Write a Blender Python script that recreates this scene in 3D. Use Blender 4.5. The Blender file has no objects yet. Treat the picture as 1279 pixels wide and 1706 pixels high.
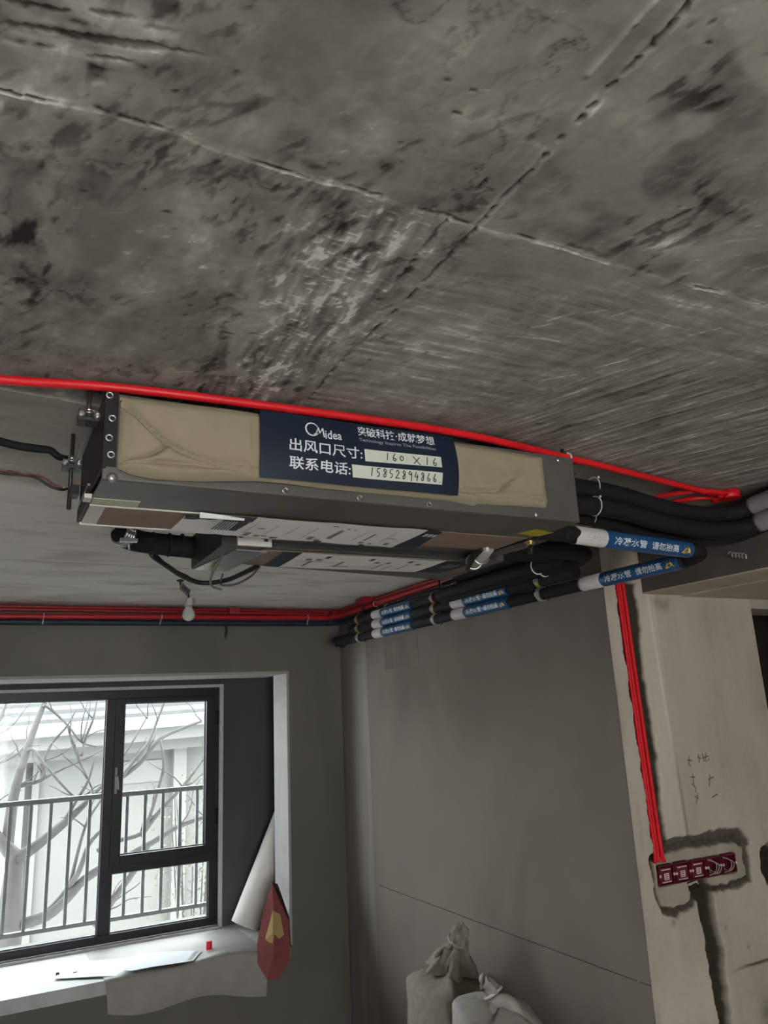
import bpy, math, random
import numpy as np
from mathutils import Vector, Matrix
random.seed(7)
rng = np.random.RandomState(11)
SC = bpy.context.scene
COL = SC.collection
S = 0.73          # metres per unit of camera-to-ceiling height
CZ = 2.05         # eye height above the floor

def w(x, y, z):
    return Vector((x * S, y * S, CZ + z * S))

# ------------------------------------------------------------------ camera
F_PX = 1258.97
YAW, PITCH, ROLL = 0.490854740, 0.255431256, -0.0475693804
fw = Vector((math.sin(YAW) * math.cos(PITCH), math.cos(YAW) * math.cos(PITCH), math.sin(PITCH)))
r0 = Vector((math.cos(YAW), -math.sin(YAW), 0))
u0 = r0.cross(fw)
rt = r0 * math.cos(ROLL) + u0 * math.sin(ROLL)
up = -r0 * math.sin(ROLL) + u0 * math.cos(ROLL)
cam_d = bpy.data.cameras.new('camera')
cam = bpy.data.objects.new('camera', cam_d)
COL.objects.link(cam)
M = Matrix((rt, up, -fw)).transposed().to_4x4()
M.translation = (0, 0, CZ)
cam.matrix_world = M
cam_d.sensor_fit = 'HORIZONTAL'
cam_d.sensor_width = 36
cam_d.lens = F_PX / 1279 * 36
cam_d.clip_start = 0.02
SC.camera = cam

# ------------------------------------------------------------------ light
SC.view_settings.view_transform = 'Standard'
SC.view_settings.look = 'None'
SC.view_settings.gamma = 1
SC.view_settings.use_curve_mapping = False
SC.view_settings.exposure = 0.0
world = bpy.data.worlds.new('overcast_sky')
SC.world = world
world.use_nodes = True
bg = world.node_tree.nodes['Background']
bg.inputs[0].default_value = (0.93, 0.97, 1.0, 1)
bg.inputs[1].default_value = 20.0
sd = bpy.data.lights.new('hazy_sun', 'SUN')
sd.energy = 4.0
sd.angle = math.radians(12)
sd.color = (1, .95, .87)
so = bpy.data.objects.new('hazy_sun', sd)
COL.objects.link(so)
so.rotation_euler = Vector((0.35, 0.75, -0.9)).to_track_quat('-Z', 'Y').to_euler()
# daylight through the balcony opening behind the viewer
ad = bpy.data.lights.new('balcony_daylight', 'AREA')
ad.shape = 'RECTANGLE'
ad.size, ad.size_y = 2.3, 2.2
ad.energy = 105
ad.color = (1.0, .965, .90)
ao = bpy.data.objects.new('balcony_daylight', ad)
COL.objects.link(ao)
ao.location = (-0.2, -3.15, 1.45)
ao.rotation_euler = (math.radians(52), 0, 0)   # daylight slopes down onto the floor

# ------------------------------------------------------------------ materials
MATS = {}
def mat(name, col, rough=.6, metal=0.0, var=.12, scale=12.0, bump=0.0, spec=.4, alpha=None, coat=0):
    if name in MATS: return MATS[name]
    m = bpy.data.materials.new(name); m.use_nodes = True
    nt = m.node_tree; b = nt.nodes['Principled BSDF']
    b.inputs['Roughness'].default_value = rough
    b.inputs['Metallic'].default_value = metal
    b.inputs['Specular IOR Level'].default_value = spec
    b.inputs['Base Color'].default_value = (*col, 1)
    if var > 0 or bump > 0:
        tc = nt.nodes.new('ShaderNodeTexCoord')
        n = nt.nodes.new('ShaderNodeTexNoise')
        n.inputs['Scale'].default_value = scale
        n.inputs['Detail'].default_value = 6
        nt.links.new(tc.outputs['Object'], n.inputs['Vector'])
        mr = nt.nodes.new('ShaderNodeMapRange')
        mr.inputs['From Min'].default_value = .25; mr.inputs['From Max'].default_value = .75
        mr.inputs['To Min'].default_value = 1 - var; mr.inputs['To Max'].default_value = 1 + var
        nt.links.new(n.outputs['Fac'], mr.inputs['Value'])
        mx = nt.nodes.new('ShaderNodeMix'); mx.data_type = 'RGBA'; mx.blend_type = 'MULTIPLY'
        mx.inputs['Factor'].default_value = 1
        mx.inputs[6].default_value = (*col, 1)
        nt.links.new(mr.outputs['Result'], mx.inputs[7])
        nt.links.new(mx.outputs[2], b.inputs['Base Color'])
        if bump > 0:
            bp = nt.nodes.new('ShaderNodeBump')
            bp.inputs['Strength'].default_value = bump; bp.inputs['Distance'].default_value = .01
            nt.links.new(n.outputs['Fac'], bp.inputs['Height'])
            nt.links.new(bp.outputs['Normal'], b.inputs['Normal'])
    MATS[name] = m
    return m

def tone_mat(name, stops, rough=.85, fine=40.0, fvar=.12, bump=.25):
    """plaster whose colour follows a per-vertex 'tone' value plus fine noise"""
    m = bpy.data.materials.new(name); m.use_nodes = True
    nt = m.node_tree; b = nt.nodes['Principled BSDF']
    b.inputs['Roughness'].default_value = rough
    b.inputs['Specular IOR Level'].default_value = .25
    at = nt.nodes.new('ShaderNodeAttribute'); at.attribute_name = 'tone'
    tc = nt.nodes.new('ShaderNodeTexCoord')
    n = nt.nodes.new('ShaderNodeTexNoise'); n.inputs['Scale'].default_value = fine; n.inputs['Detail'].default_value = 8
    nt.links.new(tc.outputs['Object'], n.inputs['Vector'])
    ma = nt.nodes.new('ShaderNodeMath'); ma.operation = 'MULTIPLY_ADD'
    ma.inputs[1].default_value = fvar; ma.inputs[2].default_value = -fvar / 2
    nt.links.new(n.outputs['Fac'], ma.inputs[0])
    ad_ = nt.nodes.new('ShaderNodeMath'); ad_.operation = 'ADD'
    nt.links.new(at.outputs['Fac'], ad_.inputs[0]); nt.links.new(ma.outputs[0], ad_.inputs[1])
    cr = nt.nodes.new('ShaderNodeValToRGB')
    el = cr.color_ramp.elements
    while len(el) < len(stops): el.new(.5)
    for e, (p, c) in zip(el, stops):
        e.position = p; e.color = (*c, 1)
    nt.links.new(ad_.outputs[0], cr.inputs[0])
    nt.links.new(cr.outputs[0], b.inputs['Base Color'])
    bp = nt.nodes.new('ShaderNodeBump'); bp.inputs['Strength'].default_value = bump; bp.inputs['Distance'].default_value = .006
    nt.links.new(n.outputs['Fac'], bp.inputs['Height']); nt.links.new(bp.outputs['Normal'], b.inputs['Normal'])
    return m

def stain_mat(name, c1, c2, sc=(1, 1, 1), scale=2.0, rough=.9, bump=.15):
    """cement render: two greys mixed by stretched noise"""
    m = bpy.data.materials.new(name); m.use_nodes = True
    nt = m.node_tree; b = nt.nodes['Principled BSDF']
    b.inputs['Roughness'].default_value = rough; b.inputs['Specular IOR Level'].default_value = .2
    tc = nt.nodes.new('ShaderNodeTexCoord'); mp = nt.nodes.new('ShaderNodeMapping')
    mp.inputs['Scale'].default_value = sc
    nt.links.new(tc.outputs['Object'], mp.inputs[0])
    n = nt.nodes.new('ShaderNodeTexNoise'); n.inputs['Scale'].default_value = scale; n.inputs['Detail'].default_value = 7
    n.inputs['Distortion'].default_value = .6
    nt.links.new(mp.outputs[0], n.inputs[0])
    cr = nt.nodes.new('ShaderNodeValToRGB')
    cr.color_ramp.elements[0].position = .3; cr.color_ramp.elements[0].color = (*c1, 1)
    cr.color_ramp.elements[1].position = .7; cr.color_ramp.elements[1].color = (*c2, 1)
    nt.links.new(n.outputs['Fac'], cr.inputs[0]); nt.links.new(cr.outputs[0], b.inputs['Base Color'])
    n2 = nt.nodes.new('ShaderNodeTexNoise'); n2.inputs['Scale'].default_value = 45; n2.inputs['Detail'].default_value = 5
    nt.links.new(tc.outputs['Object'], n2.inputs[0])
    bp = nt.nodes.new('ShaderNodeBump'); bp.inputs['Strength'].default_value = bump; bp.inputs['Distance'].default_value = .006
    nt.links.new(n2.outputs['Fac'], bp.inputs['Height']); nt.links.new(bp.outputs['Normal'], b.inputs['Normal'])
    return m

def glass_mat():
    m = bpy.data.materials.new('window_glass'); m.use_nodes = True
    nt = m.node_tree; nt.nodes.clear()
    o = nt.nodes.new('ShaderNodeOutputMaterial'); mx = nt.nodes.new('ShaderNodeMixShader')
    t = nt.nodes.new('ShaderNodeBsdfTransparent'); g = nt.nodes.new('ShaderNodeBsdfGlossy')
    t.inputs[0].default_value = (.95, .97, .96, 1); g.inputs['Roughness'].default_value = .05
    mx.inputs[0].default_value = .010
    nt.links.new(t.outputs[0], mx.inputs[1]); nt.links.new(g.outputs[0], mx.inputs[2]); nt.links.new(mx.outputs[0], o.inputs[0])
    return m

RED = mat('red_conduit_plastic', (.74, .013, .018), .45, var=.08, scale=20)
REDV = mat('matt_red_conduit_plastic', (.66, .012, .020), .5, var=.12, scale=20, spec=.2)
REDM = mat('dimmed_red_conduit_plastic', (.42, .010, .020), .42, var=.1, scale=20)  # darker copy of the conduit red, dim far light put into the colour
REDD = mat('shaded_red_conduit_plastic', (.30, .012, .018), .45, var=.12, scale=20)  # darkest copy of the conduit red, shade put into the colour
NAVY = mat('navy_print', (.0035, .010, .026), .55, var=.15, scale=18)
PIPENAVY = mat('navy_insulation', (.012, .022, .045), .5, var=.2, scale=15)
BLUE = mat('blue_label_film', (.012, .075, .19), .35, var=.12, scale=25)
WHITEPR = mat('white_print', (.72, .74, .76), .5, var=.05)
DARKPR = mat('dark_print', (.03, .03, .04), .6, var=0)
GREYPR = mat('grey_print', (.22, .22, .24), .6, var=.1)
INK = mat('black_ink', (.012, .012, .015), .6, var=0)
NOTE = mat('pale_writing_strip', (.60, .62, .52), .55, var=.05)
CLOTH = mat('beige_canvas', (.295, .245, .165), .85, var=.06, scale=30, bump=.08)
STEEL = mat('galvanised_steel', (.125, .117, .105), .48, .35, var=.18, scale=7, bump=.02)
STEELD = mat('dark_steel', (.055, .055, .055), .45, .5, var=.2, scale=9)
ZINC = mat('bright_zinc', (.55, .55, .54), .28, .9, var=.1, scale=25)
BRASS = mat('brass', (.55, .42, .18), .3, .9, var=.1, scale=25)
COPPER = mat('reddish_copper', (.6, .25, .18), .3, .9, var=.1, scale=25)
BROWN = mat('brown_foam_board', (.25, .17, .13), .8, var=.15, scale=9)
FOAMW = mat('white_tape', (.62, .60, .55), .6, var=.08)
PAPER = mat('printed_paper', (.80, .79, .77), .6, var=.05, scale=14)
CREAM = mat('cream_label', (.48, .46, .33), .6, var=.1)
BLACKF = mat('black_foam', (.010, .010, .011), .75, var=.3, scale=30, bump=.2, spec=.25)
BLACKR = mat('black_rubber', (.012, .012, .013), .45, var=.2, scale=30)
TIE = mat('white_nylon', (.66, .66, .63), .45, var=.05)
YELLOW = mat('yellow_sticker', (.50, .43, .02), .45, var=.15, scale=30)
AMBER = mat('amber_emblem', (.75, .42, .03), .45, var=.1)
SLEEVE = mat('pale_sleeve', (.50, .47, .46), .4, var=.14, scale=24)
ALU = mat('black_window_alloy', (.018, .019, .022), .4, .3, var=.1, scale=14)
RAIL = mat('grey_painted_rail', (.26, .26, .265), .5, 0.0, var=.1)
WHITEPL = mat('smooth_white_putty', (.33, .325, .315), .85, var=.08, scale=9)
CAULK = mat('white_caulk', (.52, .52, .51), .7, var=.08, scale=18)
PURPLE = mat('maroon_box_plastic', (.115, .008, .018), .45, var=.15, scale=25)
PINKW = mat('pale_box_print', (.62, .50, .48), .6, var=.1)
WIRE = mat('pale_wire', (.35, .30, .29), .5, var=.1)
SACK = mat('woven_sack', (.24, .21, .165), .8, var=.18, scale=26, bump=.35)
SACKW = mat('pale_woven_sack', (.36, .345, .31), .75, var=.12, scale=26, bump=.35)
ROLLM = mat('off_white_roll_film', (.78, .765, .72), .55, var=.06, scale=6)
SHEET = mat('white_sheet_paper', (.74, .78, .85), .6, var=.05, scale=8)
FILM = mat('grey_white_protective_sheet', (.31, .30, .275), .6, var=.12, scale=9, bump=.1)
BAGR = mat('red_printed_bag', (.27, .075, .072), .5, var=.2, scale=8)
BAGY = mat('yellow_print_on_bag', (.46, .32, .13), .45, var=.1)
CAPR = mat('bright_red_cap', (.75, .015, .03), .4, var=.05)
CLEAR = mat('cloudy_clear_plastic', (.34, .33, .31), .2, var=.1)
BARK = mat('pale_bark', (.030, .029, .027), .9, var=.3, scale=9, bump=.4)
LEAF = mat('dry_pale_leaf', (.045, .048, .032), .7, var=.35, scale=8)
FACADE = mat('cream_render', (.068, .068, .063), .9, var=.07, scale=1.5)
FACADEL = mat('pale_cream_render', (.080, .079, .074), .9, var=.05, scale=1.5)
GUTTER = mat('white_gutter', (.105, .108, .108), .5, var=.05)
TILE = mat('pale_roof_tile', (.05, .052, .054), .8, var=.15, scale=4)
CONC = stain_mat('floor_cement', (.34, .325, .295), (.46, .44, .40), scale=3)
OUTG = mat('pale_paving', (.20, .195, .185), .9, var=.1, scale=2)
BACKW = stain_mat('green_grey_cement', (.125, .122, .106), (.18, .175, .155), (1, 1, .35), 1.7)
RIGHTW = stain_mat('brown_grey_cement', (.150, .127, .110), (.222, .194, .167), (1, .8, .5), 1.6)
RIGHTL = stain_mat('pale_corner_cement', (.19, .18, .16), (.29, .27, .245), (1, 3, .4), 2.2)
PATCHM = stain_mat('dark_cement_patch', (.155, .132, .113), (.205, .18, .155), scale=5)
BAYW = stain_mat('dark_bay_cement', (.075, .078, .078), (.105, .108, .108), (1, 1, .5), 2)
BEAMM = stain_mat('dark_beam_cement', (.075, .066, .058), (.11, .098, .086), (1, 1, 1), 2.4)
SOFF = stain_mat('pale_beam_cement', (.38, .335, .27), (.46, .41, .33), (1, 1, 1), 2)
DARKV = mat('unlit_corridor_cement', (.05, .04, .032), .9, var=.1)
GLASS = glass_mat()

# ------------------------------------------------------------------ mesh helpers
class MB:
    def __init__(s): s.v = []; s.f = []; s.sm = []
    def add(s, vs, fs, smooth=False):
        o = len(s.v); s.v += [tuple(p) for p in vs]
        s.f += [tuple(i + o for i in f) for f in fs]; s.sm += [smooth] * len(fs)
        return s
    def box(s, a, b):
        x0, y0, z0 = [min(a[i], b[i]) for i in range(3)]; x1, y1, z1 = [max(a[i], b[i]) for i in range(3)]
        v = [(x0, y0, z0), (x1, y0, z0), (x1, y1, z0), (x0, y1, z0), (x0, y0, z1), (x1, y0, z1), (x1, y1, z1), (x0, y1, z1)]
        return s.add(v, [(0, 3, 2, 1), (4, 5, 6, 7), (0, 1, 5, 4), (1, 2, 6, 5), (2, 3, 7, 6), (3, 0, 4, 7)])
    def ubox(s, a, b): return s.box(w(*a), w(*b))
    def hexa(s, p):   # eight corners: four below, four above
        return s.add(p, [(0, 3, 2, 1), (4, 5, 6, 7), (0, 1, 5, 4), (1, 2, 6, 5), (2, 3, 7, 6), (3, 0, 4, 7)])
    def tube(s, pts, r, n=12, smooth_path=True, caps=True, sub=5):
        pts = [Vector(p) for p in pts]
        rr = list(r) if hasattr(r, '__len__') else [r] * len(pts)
        if smooth_path and len(pts) > 2:
            q, qr = [], []
            for i in range(len(pts) - 1):
                p0 = pts[max(i - 1, 0)]; p1 = pts[i]; p2 = pts[i + 1]; p3 = pts[min(i + 2, len(pts) - 1)]
                for k in range(sub):
                    t = k / sub
                    q.append(.5 * ((2 * p1) + (p2 - p0) * t + (2 * p0 - 5 * p1 + 4 * p2 - p3) * t * t + (3 * p1 - p0 - 3 * p2 + p3) * t ** 3))
                    qr.append(rr[i] * (1 - t) + rr[i + 1] * t)
            q.append(pts[-1]); qr.append(rr[-1]); pts, rr = q, qr
        vs, fs = [], []
        t = (pts[1] - pts[0]).normalized()
        nrm = t.cross(Vector((0, 0, 1)))
        if nrm.length < .05: nrm = t.cross(Vector((1, 0, 0)))
        nrm.normalize()
        for i, p in enumerate(pts):
            tt = (pts[min(i + 1, len(pts) - 1)] - pts[max(i - 1, 0)])
            if tt.length < 1e-9: tt = t
            t = tt.normalized()
            nrm = (nrm - t * nrm.dot(t)).normalized(); bi = t.cross(nrm)
            for k in range(n):
                a = 2 * math.pi * k / n
                vs.append(p + (nrm * math.cos(a) + bi * math.sin(a)) * rr[i])
        for i in range(len(pts) - 1):
            for k in range(n):
                k2 = (k + 1) % n
                fs.append((i * n + k, i * n + k2, (i + 1) * n + k2, (i + 1) * n + k))
        s.add(vs, fs, True)
        if caps:
            o = len(s.v) - len(vs)
            s.f.append(tuple(o + k for k in range(n))[::-1]); s.sm.append(False)
            s.f.append(tuple(o + (len(pts) - 1) * n + k for k in range(n))); s.sm.append(False)
        return s
    def ring(s, c, axis, R, r, n=24, m=8, a0=0, a1=2 * math.pi):
        axis = Vector(axis).normalized(); e = axis.cross(Vector((0, 0, 1)))
        if e.length < .05: e = axis.cross(Vector((1, 0, 0)))
        e.normalize(); g = axis.cross(e); c = Vector(c)
        pts = [c + (e * math.cos(a0 + (a1 - a0) * i / n) + g * math.sin(a0 + (a1 - a0) * i / n)) * R for i in range(n + 1)]
        return s.tube(pts, r, m, False)
    def lathe(s, c, axis, prof, n=20):
        axis = Vector(axis).normalized(); c = Vector(c)
        pts = [c + axis * h for h, _ in prof]
        e = axis.cross(Vector((0, 0, 1)))
        if e.length < .05: e = axis.cross(Vector((1, 0, 0)))
        e.normalize(); g = axis.cross(e); vs, fs = [], []
        for p, (h, r) in zip(pts, prof):
            for k in range(n):
                a = 2 * math.pi * k / n; vs.append(p + (e * math.cos(a) + g * math.sin(a)) * max(r, 1e-4))
        for i in range(len(prof) - 1):
            for k in range(n):
                fs.append((i * n + k, i * n + (k + 1) % n, (i + 1) * n + (k + 1) % n, (i + 1) * n + k))
        s.add(vs, fs, True)
        o = len(s.v) - len(vs)
        s.f.append(tuple(o + k for k in range(n))[::-1]); s.sm.append(False)
        s.f.append(tuple(o + (len(prof) - 1) * n + k for k in range(n))); s.sm.append(False)
        return s
    def grid(s, fn, nu, nv, smooth=True, thick=None):
        vs = [fn(i / nu, j / nv) for j in range(nv + 1) for i in range(nu + 1)]
        fs = [(j * (nu + 1) + i, j * (nu + 1) + i + 1, (j + 1) * (nu + 1) + i + 1, (j + 1) * (nu + 1) + i) for j in range(nv) for i in range(nu)]
        return s.add(vs, fs, smooth)
    def prism(s, poly, off):
        n = len(poly); poly = [Vector(p) for p in poly]; off = Vector(off)
        vs = poly + [p + off for p in poly]
        fs = [tuple(range(n))[::-1], tuple(range(n, 2 * n))] + [(i, (i + 1) % n, n + (i + 1) % n, n + i) for i in range(n)]
        return s.add(vs, fs)
    def ribbon(s, pts, nrm, wd):
        """flat stroke of width wd along pts, lying in the plane with normal nrm"""
        pts = [Vector(p) for p in pts]; vs, fs = [], []
        for i, p in enumerate(pts):
            t = (pts[min(i + 1, len(pts) - 1)] - pts[max(i - 1, 0)]).normalized()
            d = Vector(nrm).cross(t).normalized() * wd / 2
            vs += [p - d, p + d]
        for i in range(len(pts) - 1): fs.append((2 * i, 2 * i + 1, 2 * i + 3, 2 * i + 2))
        return s.add(vs, fs)
    def build(s, name, m, parent=None, origin=None):
        if origin is None:
            if parent is not None: origin = world_loc(parent)
            else:
                a = np.array(s.v); origin = Vector(((a[:, 0].min() + a[:, 0].max()) / 2, (a[:, 1].min() + a[:, 1].max()) / 2, a[:, 2].min()))
        me = bpy.data.meshes.new(name)
        ox, oy, oz = origin
        me.from_pydata([(x - ox, y - oy, z - oz) for x, y, z in s.v], [], s.f)
        me.polygons.foreach_set('use_smooth', s.sm)
        me.materials.append(m); me.update()
        o = bpy.data.objects.new(name, me); COL.objects.link(o)
        if parent is not None: o.parent = parent
        else: o.location = origin
        return o

def world_loc(o):
    p = Vector(o.location)
    while o.parent is not None:
        o = o.parent; p = p + Vector(o.location)
    return p

def tag(o, label=None, cat=None, group=None, kind=None):
    if label: o['label'] = label
    if cat: o['category'] = cat
    if group: o['group'] = group
    if kind: o['kind'] = kind
    return o
def thing(name, label, cat, loc, group=None):
    o = bpy.data.objects.new(name, None); COL.objects.link(o); o.location = loc; o.empty_display_size = .05
    return tag(o, label, cat, group)
def struct(name, mb, m, parent=None, origin=(0, 0, 0)):
    o = mb.build(name, m, parent, None if parent else Vector(origin))
    o['kind'] = 'structure'
    return o
def soft(o, wd=.004, seg=2):
    b = o.modifiers.new('bevel', 'BEVEL'); b.width = wd; b.segments = seg; b.limit_method = 'ANGLE'
    return o

# text turned into a flat mesh (verts scaled to the unit square, faces)
def text_geo(body):
    cu = bpy.data.curves.new('t', 'FONT'); cu.body = body; cu.size = 1; cu.resolution_u = 2; cu.offset = .012
    ob = bpy.data.objects.new('t', cu); COL.objects.link(ob)
    dg = bpy.context.evaluated_depsgraph_get(); dg.update()
    me = bpy.data.meshes.new_from_object(ob.evaluated_get(dg))
    v = np.array([tuple(p.co) for p in me.vertices])[:, :2]
    f = [tuple(p.vertices) for p in me.polygons]
    bpy.data.objects.remove(ob); bpy.data.curves.remove(cu); bpy.data.meshes.remove(me)
    lo, hi = v.min(0), v.max(0)
    return (v - lo) / (hi - lo), f, (hi - lo)
def text_on(mb, body, fn):
    v, f, _ = text_geo(body)
    mb.add([fn(a, b) for a, b in v], f)

# ------------------------------------------------------------------ numpy noise
TAB = rng.rand(256, 256)
def vn(x, y, s=0):
    xi = np.floor(x).astype(int); yi = np.floor(y).astype(int); fx = x - xi; fy = y - yi
    fx = fx * fx * (3 - 2 * fx); fy = fy * fy * (3 - 2 * fy); k = s * 37
    g = lambda a, b: TAB[(a + k) % 256, (b + k * 3) % 256]
    return (g(xi, yi) * (1 - fx) + g(xi + 1, yi) * fx) * (1 - fy) + (g(xi, yi + 1) * (1 - fx) + g(xi + 1, yi + 1) * fx) * fy
def fbm(x, y, s=0, o=4):
    t = 0; a = .5; n = 0
    for i in range(o):
        t = t + a * vn(x * 2 ** i, y * 2 ** i, s + i); n += a; a *= .55
    return t / n
def line_dist(X, Y, pts):
    d = np.full(X.shape, 1e9); sd_ = np.zeros(X.shape)
    for (x0, y0), (x1, y1) in zip(pts[:-1], pts[1:]):
        dx, dy = x1 - x0, y1 - y0; L = dx * dx + dy * dy + 1e-12
        t = np.clip(((X - x0) * dx + (Y - y0) * dy) / L, 0, 1)
        ex, ey = X - x0 - t * dx, Y - y0 - t * dy; q = np.hypot(ex, ey)
        m = q < d; d = np.where(m, q, d); sd_ = np.where(m, np.sign(dx * ey - dy * ex), sd_)
    return d, sd_
def in_poly(X, Y, poly):
    c = np.zeros(X.shape, bool); n = len(poly)
    for i in range(n):
        x0, y0 = poly[i]; x1, y1 = poly[(i + 1) % n]
        c ^= ((y0 > Y) != (y1 > Y)) & (X < (x1 - x0) * (Y - y0) / (y1 - y0 + 1e-12) + x0)
    return c
def sstep(a, b, x):
    t = np.clip((x - a) / (b - a), 0, 1); return t * t * (3 - 2 * t)
def poly_mask(X, Y, poly, edge):
    d, _ = line_dist(X, Y, list(poly) + [poly[0]])
    sg = np.where(in_poly(X, Y, poly), 1, -1) * d
    return sstep(-edge, edge, sg)
def grid_mesh(name, P, tone, m, flip=False):
    ny, nx = P.shape[:2]
    me = bpy.data.meshes.new(name)
    idx = np.arange(nx * ny).reshape(ny, nx)
    q = np.stack([idx[:-1, :-1], idx[:-1, 1:], idx[1:, 1:], idx[1:, :-1]], -1).reshape(-1, 4)
    if flip: q = q[:, ::-1]
    me.vertices.add(nx * ny); me.vertices.foreach_set('co', P.reshape(-1, 3).astype(np.float32).ravel())
    me.loops.add(q.size); me.loops.foreach_set('vertex_index', q.astype(np.int32).ravel())
    me.polygons.add(len(q)); me.polygons.foreach_set('loop_start', np.arange(0, q.size, 4, dtype=np.int32))
    me.polygons.foreach_set('loop_total', np.full(len(q), 4, np.int32))
    me.update(calc_edges=True)
    a = me.attributes.new('tone', 'FLOAT', 'POINT'); a.data.foreach_set('value', tone.astype(np.float32).ravel())
    me.polygons.foreach_set('use_smooth', np.ones(len(q), bool))
    me.materials.append(m)
    o = bpy.data.objects.new(name, me); COL.objects.link(o)
    o['kind'] = 'structure'
    return o

# ================================================================== SETTING
# ---- floor, outer shell
struct('floor', MB().box((-2.4, -3.4, -.15), (4.9, 6.2, 0)), CONC)
# ---- ceiling: one troweled slab face, cracks recessed, putty proud
def build_ceiling():
    xs = np.concatenate([np.linspace(-2.4, -.30, 40)[:-1], np.arange(-.30, 2.6, .0036), np.linspace(2.6, 4.9, 60)])
    ys = np.concatenate([np.linspace(-3.4, .33, 40)[:-1], np.arange(.33, 1.75, .0036), np.arange(1.75, 3.0, .009), np.linspace(3.0, 5.3, 130)])
    X, Y = np.meshgrid(xs, ys); U, V = X / S, Y / S
    wx = fbm(U * 3, V * 3, 1) - .5; wy = fbm(U * 3, V * 3, 5) - .5
    Uw, Vw = U + .10 * wx, V + .10 * wy
    CR1 = [(-.6, 1.20), (-0.046, 1.165), (0.034, 1.153), (0.089, 1.142), (0.147, 1.141), (0.237, 1.137), (0.294, 1.149), (0.386, 1.153), (0.507, 1.153), (0.573, 1.143), (0.719, 1.149), (0.8, 1.145), (0.883, 1.148), (1.079, 1.134), (1.216, 1.137), (1.439, 1.133), (1.609, 1.121), (1.795, 1.12), (3.4, 1.09)]
    CR2 = [(.85, .2), (0.859, 0.563), (0.867, 0.622), (0.866, 0.705), (0.867, 0.762), (0.868, 0.848), (0.872, 0.986), (0.87, 1.071), (0.876, 1.149), (0.88, 1.264), (0.88, 1.344), (0.882, 1.451), (0.88, 1.593), (0.871, 1.889), (0.889, 2.121), (.885, 2.5)]
    CR3 = [(0.805, 0.848), (0.804, 0.916), (0.808, 0.994), (0.803, 1.143), (0.81, 1.294), (0.816, 1.372), (0.814, 1.603), (0.807, 1.83)]
    RDG = [(.80, .2), (0.809, 0.587), (0.813, 0.732)]
    def streak_old(ang, L, wdt, seed, o=4):
        c, s_ = math.cos(ang), math.sin(ang)
        a = Uw * c + Vw * s_; b = -Uw * s_ + Vw * c
        return fbm(a / L, b / wdt, seed, o)
    def streak(ang, L, wdt, seed, o=4, wrp=.25):
        c, s_ = math.cos(ang), math.sin(ang)
        uu, vv = U + .10 * wrp * wx, V + .10 * wrp * wy
        a = uu * c + vv * s_; b = -uu * s_ + vv * c
        return fbm(a / L, b / wdt, seed, o)
    blot = fbm(Uw * 7, Vw * 7, 9, 5)
    blot2 = fbm(Uw * 16, Vw * 16, 14, 4)
    blot3 = fbm(U * 40, V * 40, 17, 3)
    big = fbm(U * 1.8, V * 1.8, 3, 3)
    front = sstep(1.10, 1.19, Vw)             # beyond the cross joint
    right = sstep(.83, .90, U)
    nearX = np.exp(-((U - .68) / .17) ** 2) * front
    low = sstep(1.40, 1.75, U) * sstep(1.25, 1.6, V)      # diagonal brushing near the beam
    sY = streak(1.50, .30, .030, 21); sY2 = streak(1.42, .12, .012, 25, 3)
    smY = streak(-1.42, .16, .055, 23, 4, .9); smD = streak(-1.05, .13, .05, 27, 4, .9)
    sX = streak(-.03, .22, .020, 31); sX2 = streak(.03, .07, .007, 35, 3)
    sL = streak(-1.22, .26, .018, 37, 4); sL2 = streak(-1.15, .10, .008, 39, 3)
    smX = streak(-.1, .16, .06, 41, 4, .9)
    t = .57 + (big - .5) * .22
    t += (blot - .5) * (.46 - .28 * front * right) + (blot2 - .5) * .22 + (blot3 - .5) * .10
    t += front * (1 - right) * ((smY - .5) * .34 + (smD - .5) * .22 + nearX * ((sY - .5) * 1.15 + (sY2 - .5) * .55))
    t += front * right * (.08 + (1 - low) * ((sX - .5) * .42 + (sX2 - .5) * .22) + low * ((sL - .5) * .75 + (sL2 - .5) * .40))
    t += (1 - front) * ((smX - .5) * .30 + (smY - .5) * .30 * right + (smD - .5) * .16)
    # dark smudges dragged by the trowel, gathered in patches
    gat = sstep(.44, .60, fbm(U * 3.1, V * 3.1, 57, 3))
    sc = streak(-1.38, .085, .026, 51, 4, .8)
    t -= sstep(.56, .72, sc) * .34 * gat * (1 - .85 * front * right)
    sc2 = streak(-1.0, .07, .022, 53, 4, .8)
    t -= sstep(.58, .74, sc2) * .24 * sstep(.5, .62, fbm(U * 4.3, V * 4.3, 59, 2)) * (1 - .6 * front * right)
    # creases where the trowel left ridges of cement
    rdg = 1 - np.abs(2 * fbm(Uw * 5.0 + 1.2 * blot2, Vw * 4.0 + .8 * blot, 61, 4) - 1)
    t -= sstep(.93, 1.0, rdg) * .22 * sstep(.40, .58, fbm(U * 4, V * 4, 63, 2)) * (1 - .6 * front * right)
    # cross scratches and light scabs of putty
    cx_ = streak(.12, .030, .007, 65, 2); t += nearX * sstep(.66, .78, cx_) * .30
    scab = streak(-1.45, .05, .020, 67, 3)
    t += sstep(.64, .72, scab) * .24 * (.25 + nearX)
    t = .56 + (t - .56) * 1.18
    ht = (t - .5) * .0016
    def patch(poly, dt, dh=.0, edge=.012):
        nonlocal t, ht
        e = poly_mask(Uw + .03 * (vn(Uw * 22, Vw * 22, 2) - .5), Vw + .03 * (vn(Uw * 22, Vw * 22, 4) - .5), poly, edge)
        t = t + e * dt; ht = ht + e * dh
        return e
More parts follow.
